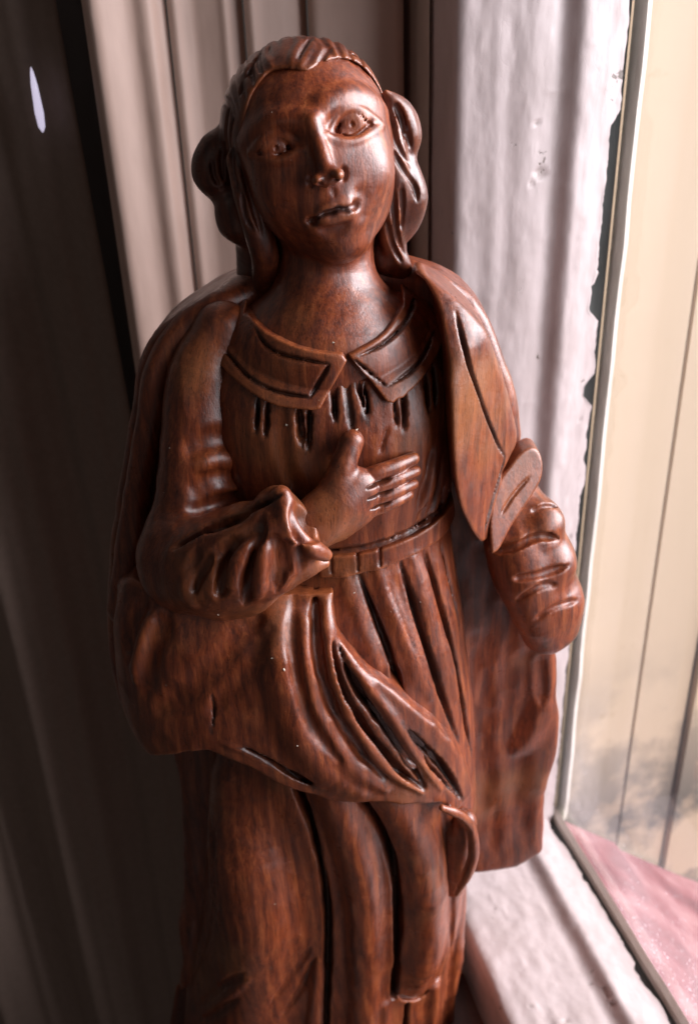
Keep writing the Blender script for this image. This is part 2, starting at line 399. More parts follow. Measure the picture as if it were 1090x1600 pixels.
moulding("moulding", [(377.5, 99), (358, 98), (350, 96.4), (340, 97.6), (300, 98.6), (282, 97.6), (272, 96), (260, 97)])
moulding("moulding", [(257.5, 98), (243, 97), (236, 94.4), (222, 94), (205, 95), (190, 94.4), (170, 92.4), (150, 91), (134, 91.2), (127, 94)])
vert_board("backing_strip", cpts([(700, 124), (700, 130), (600, 130), (600, 124)]), -400, 430, M_SEAM, casing)

# --- dark wall left of the casing, curtain folds and a glint painted as a glow before them
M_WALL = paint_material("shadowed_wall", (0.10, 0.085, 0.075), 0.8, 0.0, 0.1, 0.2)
def plain(name, col, rough=0.8):
    m, nt, out = nodes_of(name)
    tc = N(nt, "ShaderNodeTexCoord").outputs['Object']
    g = N(nt, "ShaderNodeTexNoise", {'Vector': tc, 'Scale': 400, 'Detail': 3}).outputs[0]
    c = mixc(nt, g, (col[0]*0.85, col[1]*0.85, col[2]*0.85), (col[0]*1.15, col[1]*1.15, col[2]*1.15))
    p = N(nt, "ShaderNodeBsdfPrincipled", {'Base Color': c, 'Roughness': rough}); nt.links.new(p.outputs[0], out.inputs[0]); return m
M_CURT = plain("dark_curtain_cloth", (0.30, 0.22, 0.18))
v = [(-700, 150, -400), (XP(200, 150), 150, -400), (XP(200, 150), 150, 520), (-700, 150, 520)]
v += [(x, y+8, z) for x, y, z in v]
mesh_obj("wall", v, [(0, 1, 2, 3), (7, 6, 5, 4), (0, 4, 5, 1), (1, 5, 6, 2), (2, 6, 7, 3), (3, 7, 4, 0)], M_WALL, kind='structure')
def curtain():
    xs = np.linspace(-235, XP(104, 92), 150); zs = np.linspace(-395, 480, 90)
    verts = []; faces = []
    for z in zs:
        for x in xs:
            k = x/1000.0
            y = 92+5*math.sin(k*120+0.6+z*0.0016)+1.2*math.sin(k*310+1.1)+0.5*math.sin(k*700+z*0.004)
            verts.append((x+2.5*math.sin(z*0.012), y, z))
    n = len(xs)
    for i in range(len(zs)-1):
        for j in range(n-1): faces.append((i*n+j, i*n+j+1, (i+1)*n+j+1, (i+1)*n+j))
    o = mesh_obj("curtain", verts, faces, M_CURT, None, True, label="dark brown curtain hanging in shadowed folds at the left edge", cat="curtain")
    sm = o.modifiers.new("thickness", 'SOLIDIFY'); sm.thickness = 0.0012
curtain()
# bright glint painted as a small self-glowing tube in front of the curtain
def painted_glint():
    a = P(50, 112, 80); b = P(66, 200, 80)
    verts = []; faces = []; n = 12
    for i, t in enumerate((-0.08, 0.02, 0.22, 0.72, 0.98, 1.08)):
        c = a+(b-a)*t; r = (0.1, 0.5, 0.9, 1.25, 0.95, 0.15)[i]
        for k in range(n):
            an = 2*math.pi*k/n; verts.append(c+np.array([math.cos(an)*r, math.sin(an)*r*0.7, 0]))
    for i in range(5):
        for k in range(n): faces.append((i*n+k, i*n+(k+1) % n, (i+1)*n+(k+1) % n, (i+1)*n+k))
    m, nt, out = nodes_of("glint_glow")
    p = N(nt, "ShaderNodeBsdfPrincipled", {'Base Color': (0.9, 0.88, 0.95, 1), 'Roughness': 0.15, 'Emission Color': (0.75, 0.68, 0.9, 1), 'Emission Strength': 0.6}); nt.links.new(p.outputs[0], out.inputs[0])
    mesh_obj("glint_tube", verts, faces, m, None, True, label="small slim pale glint painted as a glowing sliver at upper left", cat="glint")
painted_glint()

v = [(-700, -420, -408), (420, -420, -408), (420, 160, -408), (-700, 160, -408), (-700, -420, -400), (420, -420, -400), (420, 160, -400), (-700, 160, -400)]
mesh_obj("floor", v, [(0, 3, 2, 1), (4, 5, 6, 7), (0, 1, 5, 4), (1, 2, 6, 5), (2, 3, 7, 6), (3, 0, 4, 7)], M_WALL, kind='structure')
# windowsill board the figurine stands on and the floor level sheet below
v = [(-52, -420, -16), (420, -420, -16), (420, 36, -16), (-52, 36, -16), (-52, -420, 0), (420, -420, 0), (420, 36, 0), (-52, 36, 0)]
mesh_obj("windowsill", v, [(0, 3, 2, 1), (4, 5, 6, 7), (0, 1, 5, 4), (1, 2, 6, 5), (2, 3, 7, 6), (3, 0, 4, 7)], M_WALL, kind='structure')

# ================================================================= sculpting tools (signed distance volumes, mm)
class Vol:
    def __init__(s, lo, hi, h):
        s.h = h
        s.lo = np.floor(np.array(lo)/h)*h
        s.n = (np.ceil((np.array(hi)-s.lo)/h)).astype(int)+1
        s.D = np.full(tuple(s.n), 8.0, np.float32)
        s.G = None
        s.ax = [(s.lo[i]+h*np.arange(s.n[i])).astype(np.float32) for i in range(3)]
    def sub(s, lo, hi):
        a = [max(0, int(math.floor((lo[i]-s.lo[i])/s.h))) for i in range(3)]
        b = [min(int(s.n[i]), int(math.ceil((hi[i]-s.lo[i])/s.h))+1) for i in range(3)]
        if any(b[i] <= a[i] for i in range(3)): return None
        sl = tuple(slice(a[i], b[i]) for i in range(3))
        return sl, s.ax[0][sl[0]][:, None, None], s.ax[1][sl[1]][None, :, None], s.ax[2][sl[2]][None, None, :]
    def look(s, pts, out=8.0):
        pts = np.atleast_2d(pts)
        g = (pts-s.lo)/s.h
        i0 = np.floor(g).astype(int); fr = (g-i0)
        ok = np.all((i0 >= 0) & (i0 < s.n-1), axis=1)
        i0 = np.where(ok[:, None], i0, 0); fr = np.where(ok[:, None], fr, 0)
        r = 0
        for dx in (0, 1):
            for dy in (0, 1):
                for dz in (0, 1):
                    w = (fr[:, 0] if dx else 1-fr[:, 0])*(fr[:, 1] if dy else 1-fr[:, 1])*(fr[:, 2] if dz else 1-fr[:, 2])
                    r = r+w*s.D[i0[:, 0]+dx, i0[:, 1]+dy, i0[:, 2]+dz]
        return np.where(ok, r, out)
    def comb(s, sl, d, k, op):
        A = s.D[sl]
        if op == 'add':
            if k > 0:
                hh = np.maximum(k-np.abs(A-d), 0)/k
                s.D[sl] = np.minimum(A, d)-hh*hh*(k*0.25)
            else: s.D[sl] = np.minimum(A, d)
        elif op == 'cut':
            d = -d
            if k > 0:
                hh = np.maximum(k-np.abs(A-d), 0)/k
                s.D[sl] = np.maximum(A, d)+hh*hh*(k*0.25)
            else: s.D[sl] = np.maximum(A, d)
        elif op == 'and':
            if k > 0:
                hh = np.maximum(k-np.abs(A-d), 0)/k
                s.D[sl] = np.maximum(A, d)+hh*hh*(k*0.25)
            else: s.D[sl] = np.maximum(A, d)
    def chain(s, pts, rad, k=1.0, op='add', sub=6, flat=None, curve=True, mark=0.0):
        pts = np.array(pts, float); rad = np.array(rad, float) if np.ndim(rad) else np.full(len(pts), float(rad))
        if curve and len(pts) > 2: pts, rad = spline(pts, rad, sub)
        m = rad.max()+k+1.5*s.h+0.6
        lo = pts.min(0)-m; hi = pts.max(0)+m
        q = s.sub(lo, hi)
        if q is None: return
        sl, X, Y, Z = q
        T = np.full(s.D[sl].shape, 8.0, np.float32)
        o = [x.start for x in sl]
        for i in range(len(pts)-1):
            a, b = pts[i], pts[i+1]; ra, rb = rad[i], rad[i+1]
            mm = max(ra, rb)+k+1.5*s.h+0.6
            q2 = s.sub(np.minimum(a, b)-mm, np.maximum(a, b)+mm)
            if q2 is None: continue
            s2, X, Y, Z = q2
            ba = b-a; L = float(ba@ba)+1e-9
            px, py, pz = X-a[0], Y-a[1], Z-a[2]
            hq = np.clip((px*ba[0]+py*ba[1]+pz*ba[2])/L, 0, 1)
            px = px-hq*ba[0]; py = py-hq*ba[1]; pz = pz-hq*ba[2]
            d2 = px*px+py*py+pz*pz
            if flat is not None:
                w, f = flat
                dw = px*w[0]+py*w[1]+pz*w[2]
                d2 = d2+dw*dw*(f*f-1)
            d = np.sqrt(d2)-(ra+hq*(rb-ra))
            if flat is not None: d = d/(1+(flat[1]-1)*0.5)
            t2 = tuple(slice(s2[j].start-o[j], s2[j].stop-o[j]) for j in range(3))
            T[t2] = np.minimum(T[t2], d)
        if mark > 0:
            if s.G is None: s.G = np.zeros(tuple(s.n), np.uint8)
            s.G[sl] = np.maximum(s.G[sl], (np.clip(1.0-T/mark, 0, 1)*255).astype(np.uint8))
        s.comb(sl, T, k, op)
    def ell(s, c, r, R=None, k=1.0, op='add'):
        r = np.array(r, float); c = np.array(c, float)
        m = r.max()+k+1.0
        q = s.sub(c-m, c+m)
        if q is None: return
        sl, X, Y, Z = q
        x, y, z = X-c[0], Y-c[1], Z-c[2]
        if R is not None:
            x, y, z = (x*R[0, 0]+y*R[1, 0]+z*R[2, 0], x*R[0, 1]+y*R[1, 1]+z*R[2, 1], x*R[0, 2]+y*R[1, 2]+z*R[2, 2])
        a = np.sqrt((x/r[0])**2+(y/r[1])**2+(z/r[2])**2)
        b = np.sqrt((x/r[0]**2)**2+(y/r[1]**2)**2+(z/r[2]**2)**2)+1e-6
        d = a*(a-1)/b
        s.comb(sl, d.astype(np.float32), k, op)
    def loft(s, front, back, left, right, Yc=-4.0, p=2.3, k=0, op='add', zlo=None, zhi=None):
        zf, yf = tab([(P(545, y, Y)[2], Y) for y, Y in front])
        zb, yb = tab([(P(545, y, 0)[2], Y) for y, Y in back])
        zl, xl = tab([(P(x, y, Yc)[2], P(x, y, Yc)[0]) for y, x in left])
        zr, xr = tab([(P(x, y, Yc)[2], P(x, y, Yc)[0]) for y, x in right])
        Z = s.ax[2]
        def it(za, va): return sm(np.interp(Z, za, va), int(4.0/s.h))
        A, B, Lx, Rx = it(zf, yf), it(zb, yb), it(zl, xl), it(zr, xr)
        cy = (A+B)/2; ry = (B-A)/2; cx = (Lx+Rx)/2; rx = (Rx-Lx)/2
        top = min(zf.max(), 1e9) if zhi is None else zhi
        bot = -1e9 if zlo is None else zlo
        for i in range(0, s.n[2], 60):
            j = min(i+60, int(s.n[2])); sl = (slice(None), slice(None), slice(i, j))
            dx = s.ax[0][:, None, None]-cx[None, None, i:j]; dy = s.ax[1][None, :, None]-cy[None, None, i:j]
            Fq = ((np.abs(dx)/rx[None, None, i:j])**p+(np.abs(dy)/ry[None, None, i:j])**p)**(1.0/p)
            r = np.sqrt(dx*dx+dy*dy)
            d = (r*(1-1/np.maximum(Fq, 1e-3))).astype(np.float32)
            d = np.maximum(d, (Z[i:j]-top)[None, None, :]); d = np.maximum(d, (bot-Z[i:j])[None, None, :])
            s.comb(sl, np.minimum(d, 8.0), k, op)
    def poly(s, xz, y0, y1, k=0.6, op='and', rnd=0.0):
        xz = np.array(xz, float)
        X, Z = np.meshgrid(s.ax[0], s.ax[2], indexing='ij')
        d = poly2(X, Z, xz)-rnd
        yy = np.maximum(y0-s.ax[1], s.ax[1]-y1)
        q = np.maximum(d[:, None, :], yy[None, :, None]).astype(np.float32)
        if rnd > 0:
            a = d[:, None, :]+rnd; b = yy[None, :, None]+rnd
            q = (np.minimum(np.maximum(a, b), 0)+np.sqrt(np.maximum(a, 0)**2+np.maximum(b, 0)**2)-rnd).astype(np.float32)
        s.comb((slice(None),)*3, q, k, op)
def sm(a, n):
    n = max(1, n); kr = np.ones(2*n+1)/(2*n+1)
    return np.convolve(np.pad(a, n, mode='edge'), kr, mode='valid').astype(np.float32)
def tab(l):
    l = sorted(l); return np.array([q[0] for q in l]), np.array([q[1] for q in l])
def spline(pts, rad, sub):
    pts = np.array(pts, float); q = np.vstack([2*pts[0]-pts[1], pts, 2*pts[-1]-pts[-2]])
    out = []; ro = []
    for i in range(1, len(q)-2):
        for t in np.arange(sub)/sub:
            p0, p1, p2, p3 = q[i-1], q[i], q[i+1], q[i+2]
            out.append(0.5*((2*p1)+(-p0+p2)*t+(2*p0-5*p1+4*p2-p3)*t*t+(-p0+3*p1-3*p2+p3)*t**3))
            if rad is not None:
                tt = t; ro.append(rad[i-1]*(1-tt)+rad[i]*tt)
    out.append(pts[-1])
    if rad is not None: ro.append(rad[-1])
    return np.array(out), (np.array(ro) if rad is not None else None)
def spl2(pts, sub=5):
    return [tuple(p) for p in spline(np.array(pts, float), None, sub)[0]]
def poly2(X, Z, v):
    d = np.full(X.shape, 1e9); sgn = np.ones(X.shape)
    n = len(v)
    for i in range(n):
        a = v[i]; b = v[i-1]
        ex, ez = b[0]-a[0], b[1]-a[1]
        wx, wz = X-a[0], Z-a[1]
        t = np.clip((wx*ex+wz*ez)/(ex*ex+ez*ez+1e-9), 0, 1)
        bx, bz = wx-ex*t, wz-ez*t
        d = np.minimum(d, bx*bx+bz*bz)
        c1 = Z >= a[1]; c2 = Z < b[1]; c3 = ex*wz > ez*wx
        flip = (c1 & c2 & c3) | (~c1 & ~c2 & ~c3)
        sgn = np.where(flip, -sgn, sgn)
    return sgn*np.sqrt(d)
TS = np.arange(95, 420, 0.35)
def hit(vols, px, py, default=None):
    d = ray(px, py); d = d/np.linalg.norm(d)
    pts = CAM+d*TS[:, None]
    val = np.full(len(TS), 8.0)
    for v in vols: val = np.minimum(val, v.look(pts))
    w = np.where(val < 0)[0]
    if len(w) == 0:
        return P(px, py, default if default is not None else -5.0)
    i = w[0]
    if i == 0: return pts[0]
    f = val[i-1]/(val[i-1]-val[i]+1e-9)
    return pts[i-1]+(pts[i]-pts[i-1])*f
def grad(vols, p, e=0.9):
    o = np.array([[e, 0, 0], [-e, 0, 0], [0, e, 0], [0, -e, 0], [0, 0, e], [0, 0, -e]])+p
    val = np.full(6, 8.0)
    for v in vols: val = np.minimum(val, v.look(o))
    g = np.array([val[0]-val[1], val[2]-val[3], val[4]-val[5]])
    n = np.linalg.norm(g)
    if n < 1e-6: return np.array([0, -1.0, 0])
    g /= n
    return g
def surf(vols, lst, off=0.0, default=None):
    """pixel polyline -> points on the carved surface, lifted by off along its normal"""
    out = []
    for q in lst:
        p = hit(vols, q[0], q[1], default); g = grad(vols, p)
        o = q[2] if len(q) > 2 else off
        out.append(p+g*o)
    return out
def densify(lst, step=22):
    pts = spl2(lst, 4) if len(lst) > 2 else lst
    out = [pts[0]]
    for a, b in zip(pts[:-1], pts[1:]):
        L = math.hypot(b[0]-a[0], b[1]-a[1]); n = max(1, int(L/step))
        for i in range(1, n+1): out.append(tuple(np.array(a)+(np.array(b)-np.array(a))*i/n))
    return out
def relax(a):
    a = np.array(a)
    for _ in range(3):
        if len(a) > 2: a[1:-1] = (a[:-2]+a[1:-1]*2+a[2:])/4
    return list(a)
def groove(vol, lst, w=0.7, depth=0.9, k=0.4, vols=None, taper=True, op='cut'):
    """a gouge cut along a pixel polyline, w = half width, tapering at the ends"""
    l2 = densify(lst); n = len(l2)
    pts = surf(vols or [vol], l2, 0.0)
    r = max(w, 0.3)
    ts = np.linspace(0, 1, n)
    env = np.minimum(1, np.minimum(ts, 1-ts)*5+0.25) if taper else np.ones(n)
    gs = [grad(vols or [vol], p, 1.4) for p in pts]
    pts, gs = relax(pts), relax(gs)
    s = 1 if op == 'cut' else -1
    pts2 = [p+g*(w*e-depth*e)*s for p, g, e in zip(pts, gs, env)]
    vol.chain(pts2, [w*e for e in env], k=k, op=op, curve=False)
def deepcut(vol, lst, w=0.7, depth=3.0, k=0.3, taper=True):
    """a deep knife slot: stacked gouges"""
    l2 = densify(lst, 16); n = len(l2)
    pts = surf([vol], l2, 0.0); gs = [grad([vol], p, 1.6) for p in pts]
    pts, gs = relax(pts), relax(gs)
    w0 = w; wj_ = np.random.RandomState(int(lst[0][0])).uniform(0.78 if w >= 0.6 else 0.95, 1.15 if w >= 0.6 else 1.04, n)
    ts = np.linspace(0, 1, n); env = (np.minimum(1, np.minimum(ts, 1-ts)*4+0.15) if taper else np.ones(n))*wj_
    st = max(2, int(depth/(w*0.8)))
    for q in np.linspace(0, 1, st):
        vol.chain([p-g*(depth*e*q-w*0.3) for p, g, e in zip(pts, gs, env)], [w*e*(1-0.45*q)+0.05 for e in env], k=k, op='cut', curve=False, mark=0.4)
def ridge(vol, lst, w=1.2, height=0.8, k=1.5, taper=True, vols=None):
    groove(vol, lst, w, height, k, vols, taper, 'add')

_nz = {}
def vnoise(ax, scale, seed):
    r = np.random.RandomState(seed)
    def lat(a): return a/scale
    gx, gy, gz = [lat(a) for a in ax]
    L = r.rand(64, 64, 64).astype(np.float32)*2-1
    def w(g):
        i = np.floor(g).astype(int); f = (g-i); f = f*f*(3-2*f); return i % 64, (i+1) % 64, f.astype(np.float32)
    x0, x1, fx = w(gx); y0, y1, fy = w(gy); z0, z1, fz = w(gz)
    fx = fx[:, None, None]; fy = fy[None, :, None]; fz = fz[None, None, :]
    A = L[x0]*(1-fx)+L[x1]*fx
    A = A[:, y0]*(1-fy)+A[:, y1]*fy
    A = A[:, :, z0]*(1-fz)+A[:, :, z1]*fz
    return A
def chisel(vol, amp=0.16, seed=1, sc=3.4, facet=2.2):
    for i in range(0, vol.n[2], 80):
        j = min(i+80, int(vol.n[2]))
        ax = [vol.ax[0], vol.ax[1], vol.ax[2][i:j]*0.55]
        vol.D[:, :, i:j] += vnoise(ax, sc, seed)*amp+vnoise(ax, sc*3.1, seed+1)*amp*1.3+(np.abs(vnoise([vol.ax[0], vol.ax[1], vol.ax[2][i:j]*0.7], sc*1.5, seed+2))-0.3)*amp*facet

def to_mesh(vol, name, mat, parent, others=(), cull=1.4, shade=True, label=None):
    D = vol.D; D[0] = D[-1] = 8; D[:, 0] = 8; D[:, -1] = 8; D[:, :, 0] = 8; D[:, :, -1] = 8
    S = (D < 0).view(np.uint8)
    c = S[:-1, :-1, :-1]+S[1:, :-1, :-1]
    c = c+S[:-1, 1:, :-1]+S[1:, 1:, :-1]+S[:-1, :-1, 1:]+S[1:, :-1, 1:]+S[:-1, 1:, 1:]+S[1:, 1:, 1:]
    act = (c > 0) & (c < 8)
    I, J, Kk = np.nonzero(act); m = len(I)
    if m == 0: print("EMPTY", name); return None
    idx = np.full(act.shape, -1, np.int32); idx[I, J, Kk] = np.arange(m)
    acc = np.zeros((m, 3)); cnt = np.zeros(m)
    cor = {}
    for dx in (0, 1):
        for dy in (0, 1):
            for dz in (0, 1): cor[(dx, dy, dz)] = D[I+dx, J+dy, Kk+dz].astype(np.float64)
    for a in range(3):
        for u in (0, 1):
            for v in (0, 1):
                p0 = [0, 0, 0]; p1 = [0, 0, 0]; o = [q for q in range(3) if q != a]
                p0[o[0]] = p1[o[0]] = u; p0[o[1]] = p1[o[1]] = v; p1[a] = 1
                d0 = cor[tuple(p0)]; d1 = cor[tuple(p1)]
                cr = (d0 < 0) != (d1 < 0)
                t = np.where(cr, d0/np.where(cr, d0-d1, 1), 0)
                pos = np.zeros((m, 3)); pos[:, o[0]] = u; pos[:, o[1]] = v; pos[:, a] = t
                acc += pos*cr[:, None]; cnt += cr
    V = (np.stack([I, J, Kk], 1)+acc/cnt[:, None])*vol.h+vol.lo
    quads = []
    S = S.astype(bool)
    for a in range(3):
        o = [q for q in range(3) if q != a]
        sa = [slice(1, -1)]*3; sb = [slice(1, -1)]*3
        sa[a] = slice(0, -1); sb[a] = slice(1, None)
        A = S[tuple(sa)]; B = S[tuple(sb)]
        E = np.stack(np.nonzero(A != B), 1)
        inside = A[E[:, 0], E[:, 1], E[:, 2]]
        base = E.copy(); base[:, o[0]] += 1; base[:, o[1]] += 1
        def g(du, dv):
            q = base.copy(); q[:, o[0]] += du; q[:, o[1]] += dv
            return idx[q[:, 0], q[:, 1], q[:, 2]]
        f = np.stack([g(-1, -1), g(0, -1), g(0, 0), g(-1, 0)], 1)
        flip = inside if a != 1 else ~inside
        f = np.where(flip[:, None], f, f[:, ::-1])
        quads.append(f)
    Q = np.concatenate(quads)
    Q = Q[(Q >= 0).all(1)]
    if others:
        od = np.full(m, 8.0)
        for ov in others: od = np.minimum(od, ov.look(V))
        hid = od < -cull
        Q = Q[~hid[Q].all(1)]
        used = np.zeros(m, bool); used[Q.ravel()] = True
        mp = np.cumsum(used)-1; V = V[used]; Q = mp[Q]
    m = len(V)
    # convexity of the carving around each vertex (rubbed edges)
    cv = np.zeros(m); e = 1.1
    for dv in ((e, 0, 0), (-e, 0, 0), (0, e, 0), (0, -e, 0), (0, 0, e), (0, 0, -e)): cv += np.clip(vol.look(V+np.array(dv)), -2, 2)
    cv = np.clip((cv/6-0.10)*4.0, 0, 1)
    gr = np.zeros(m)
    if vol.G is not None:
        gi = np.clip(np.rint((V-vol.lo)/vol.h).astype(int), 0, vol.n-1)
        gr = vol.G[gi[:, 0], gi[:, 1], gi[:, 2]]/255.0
    off = np.array(parent.location)*1000
    me = bpy.data.meshes.new(name)
    me.vertices.add(m); me.vertices.foreach_set("co", ((V-off)/1000).astype(np.float32).ravel())
    nq = len(Q)
    me.loops.add(nq*4); me.loops.foreach_set("vertex_index", Q.astype(np.int32).ravel())
    me.polygons.add(nq); me.polygons.foreach_set("loop_start", np.arange(0, nq*4, 4, dtype=np.int32))
    try: me.polygons.foreach_set("loop_total", np.full(nq, 4, np.int32))
    except Exception: pass
    me.update(calc_edges=True); me.validate()
    at = me.attributes.new("wear", 'FLOAT', 'POINT'); at.data.foreach_set("value", cv.astype(np.float32))
    at = me.attributes.new("cut_shade", 'FLOAT', 'POINT'); at.data.foreach_set("value", gr.astype(np.float32))
    me.polygons.foreach_set("use_smooth", np.ones(len(me.polygons), bool)); me.update()
    me.materials.append(mat)
    ob = bpy.data.objects.new(name, me); COL.objects.link(ob); ob.parent = parent
    if label: ob['label'] = label
    print("%-14s verts %d  t=%.1f" % (name, m, time.time()-T0))
    return ob

# ================================================================= the carved figurine
Q = 1.0                                    # 1 = full resolution
fig = empty("carved_figurine", (-5, 0, 12), "reddish brown carved wooden figurine in robe and mantle with one hand on its chest", "figurine")
HB = 0.45*Q

# --- robe (bodice + skirt): one trunk, later cut at the belt
robe = Vol((-62, -42, 8), (62, 26, 284), HB)
robe.loft(front=[(470, -6), (510, -10.5), (560, -15.5), (620, -20.0), (700, -22), (780, -22), (850, -20.5), (900, -21), (960, -23), (1050, -26), (1150, -28), (1250, -27), (1350, -25), (1450, -24), (1600, -22)],
          back=[(440, 12), (520, 17), (700, 19), (1600, 19)],
          left=[(448, 470), (462, 430), (480, 385), (520, 335), (600, 318), (700, 335), (790, 372), (860, 375), (960, 362), (1100, 345), (1250, 330), (1400, 318), (1500, 300), (1560, 290), (1640, 285)],
          right=[(448, 600), (462, 625), (480, 655), (520, 700), (600, 715), (700, 712), (790, 702), (860, 708), (960, 722), (1100, 738), (1250, 742), (1350, 730), (1450, 712), (1500, 700), (1640, 692)], p=2.25, zhi=P(545, 462, 0)[2])

# --- head with neck
HC = P(484, 226, 0.0)
ra, ya = math.radians(12), math.radians(7)
Rr = np.array([[math.cos(ra), 0, -math.sin(ra)], [0, 1, 0], [math.sin(ra), 0, math.cos(ra)]])
Ry = np.array([[math.cos(ya), -math.sin(ya), 0], [math.sin(ya), math.cos(ya), 0], [0, 0, 1]])
RH = Rr @ Ry
def HL(x, y, z): return HC+RH @ np.array([x, y, z], float)
HH = 0.27*Q
head = Vol((-36, -32, 222), (26, 24, 318), HH)
head.ell(HL(0, 1.5, 3.0), (15.7, 18.1, 15.0), RH, 1)
head.ell(HL(0.3, -3.6, -3), (14.9, 15.6, 15.5), RH, 4)
head.ell(HL(0.6, -5.2, -10.5), (11.6, 12.2, 10.6), RH, 4)
head.ell(HL(0.8, -11.5, -17.2), (5.2, 5.0, 4.3), RH, 3)      # chin
# neck and bare upper chest
head.chain([HL(1.5, 2, -10), P(508, 420, 0), P(512, 470, 0), P(518, 520, 2)], [10.5, 9.4, 9.8, 11.5], k=2.5)
head.ell(P(515, 545, 1), (23, 19.2, 15), None, 5)
head.chain([P(512, 455, 1), P(514, 500, -1), P(516, 540, -3)], [9.6, 11.5, 14], k=5)
for s in (-1, 1):   # cheeks
    head.ell(HL(7.6*s, -11.2, -5.5), (5.2, 5.6, 6.5), RH, 3)
# brow, sockets
for s in (-1, 1):
    head.ell(HL(7.0*s, -20.0, 3.6), (5.6, 4.9, 3.7), RH, 1.2, 'cut')
def face(lst, off=0.0): return surf([head], lst, off)
# brow arches
for pl in ([(492, 176), (512, 158), (545, 149), (580, 154), (602, 172)], [(480, 190), (465, 193), (430, 194), (398, 206), (378, 226)]):
    head.chain(face(pl, -1.2), [1.2, 1.7, 1.8, 1.6, 1.0], k=2.4)
# nose
nb = hit([head], 488, 190); nt_ = hit([head], 510, 274)
dn = RH @ np.array([0, -1.0, 0])
head.chain([nb-dn*0.2, hit([head], 495, 215)+dn*0.3, hit([head], 503, 245)+dn*1.3, nt_+dn*2.2], [1.15, 1.2, 1.5, 1.85], k=1.7)
tip = nt_+dn*2.7
head.ell(tip, (2.0, 2.0, 1.7), RH, 1.0)
for px, py in ((495, 281), (527, 272)):
    head.ell(hit([head], px, py)+dn*0.5, (1.1, 1.9, 1.05), RH, 1.0)
# eyes
EYES = [((549, 191), 1), ((430, 229), -1)]
for (ex, ey), s in EYES:
    c = hit([head], ex, ey)
    head.ell(c-dn*1.9, (3.9, 2.8, 2.7), RH, 0.6)
def eyepts(cx, cy, s, lst):
    out = []
    for x, y in lst:
        out.append((cx+s*x, cy+y))
    return out
up_r = [(525, 205), (534, 188), (549, 176), (565, 181), (579, 194)]
lo_r = [(525, 205), (538, 211), (553, 211), (567, 204), (579, 194)]
up_l = [(404, 241), (414, 224), (428, 217), (443, 220), (452, 231)]
lo_l = [(404, 241), (418, 245), (433, 244), (445, 239), (452, 231)]
for up, lo in ((up_r, lo_r), (up_l, lo_l)):
    # sink the almond, then leave lids standing
    cx = sum(q[0] for q in up+lo)/10; cy = sum(q[1] for q in up+lo)/10
    groove(head, up, 0.5, 1.2, 0.2, taper=True); groove(head, lo, 0.42, 0.9, 0.2)
    for q_ in (up[0], up[-1]): head.ell(hit([head], *q_), (0.6, 0.8, 0.45), RH, 0.4, 'cut')
for up, lo in (([(516, 203), (527, 181), (547, 167), (570, 173), (592, 190)], [(510, 211), (528, 219), (552, 221), (575, 212), (597, 196)]),
               ([(462, 228), (450, 214), (430, 208), (408, 216), (392, 238)], [(464, 236), (450, 247), (430, 252), (410, 250), (392, 243)])):
    head.chain(relax(relax(relax(surf([head], densify(up, 8), -0.12)))), 0.5, k=0.8, curve=False)
    head.chain(relax(relax(surf([head], densify(lo, 8), -0.18))), 0.62, k=0.9, curve=False)
    up2 = [(x+(0 if 0 else 0), y-9) for x, y in up]
for (ex, ey) in ((550, 194), (431, 231)):
    c = hit([head], ex, ey)
    for k in range(10):
        a0 = 2*math.pi*k/10; a1 = 2*math.pi*(k+1)/10
        g = [c+RH @ np.array([math.cos(a)*0.95, -0.1, math.sin(a)*1.15]) for a in (a0, a1)]
        head.chain(g, 0.24, k=0.15, op='cut', curve=False)
    head.ell(c+dn*0.2, (0.45, 0.8, 0.6), RH, 0.2, 'cut')
# nostrils and nose base
for px, py in ((500, 288), (524, 281)):
    head.ell(hit([head], px, py), (0.55, 0.9, 0.35), RH, 0.3, 'cut')
groove(head, [(535, 262), (539, 272), (536, 283)], 0.5, 0.6, 0.4)
groove(head, [(484, 276), (483, 286), (487, 292)], 0.5, 0.6, 0.4)
groove(head, [(517, 292), (521, 303), (523, 313)], 0.9, 0.4, 0.6)
# mouth
head.ell(hit([head], 522, 330)-dn*3.0, (6.2, 4.0, 4.4), RH, 3)
ridge(head, [(497, 336), (508, 327), (518, 321), (525, 322), (533, 318), (545, 319), (554, 322)], 1.0, 0.42, 1.0)
ridge(head, [(500, 346), (512, 347), (524, 345), (538, 339), (551, 331)], 1.2, 0.55, 0.9)
deepcut(head, [(486, 345), (498, 338), (510, 333), (520, 332), (528, 327), (540, 329), (551, 325), (559, 318)], 0.55, 1.5, 0.35)
head.ell(hit([head], 556, 322), (1.1, 1.3, 0.9), RH, 0.6, 'cut'); head.ell(hit([head], 487, 346), (1.0, 1.2, 0.9), RH, 0.6, 'cut')
groove(head, [(505, 361), (520, 362), (540, 354)], 1.5, 0.6, 1.2)
groove(head, [(560, 300), (572, 318), (568, 338)], 1.8, 0.35, 1.5)
# ring creases round the neck

# --- hair: cap, comb grooves and the side locks
hair = Vol((-46, -30, 240), (34, 26, 322), 0.30*Q)
hair.ell(HL(0, 2.2, 3.3), (16.6, 18.9, 15.9), RH, 0)
hair.chain([HL(-12, 8, -4), HL(-13, 8, -14), P(405, 420, 8), P(400, 470, 9)], [7.5, 6.5, 5, 4.5], k=3)
hair.chain([HL(12, 8, -2), HL(12, 9, -12), P(600, 400, 10), P(610, 450, 12)], [7.5, 6.0, 5, 4.5], k=3)
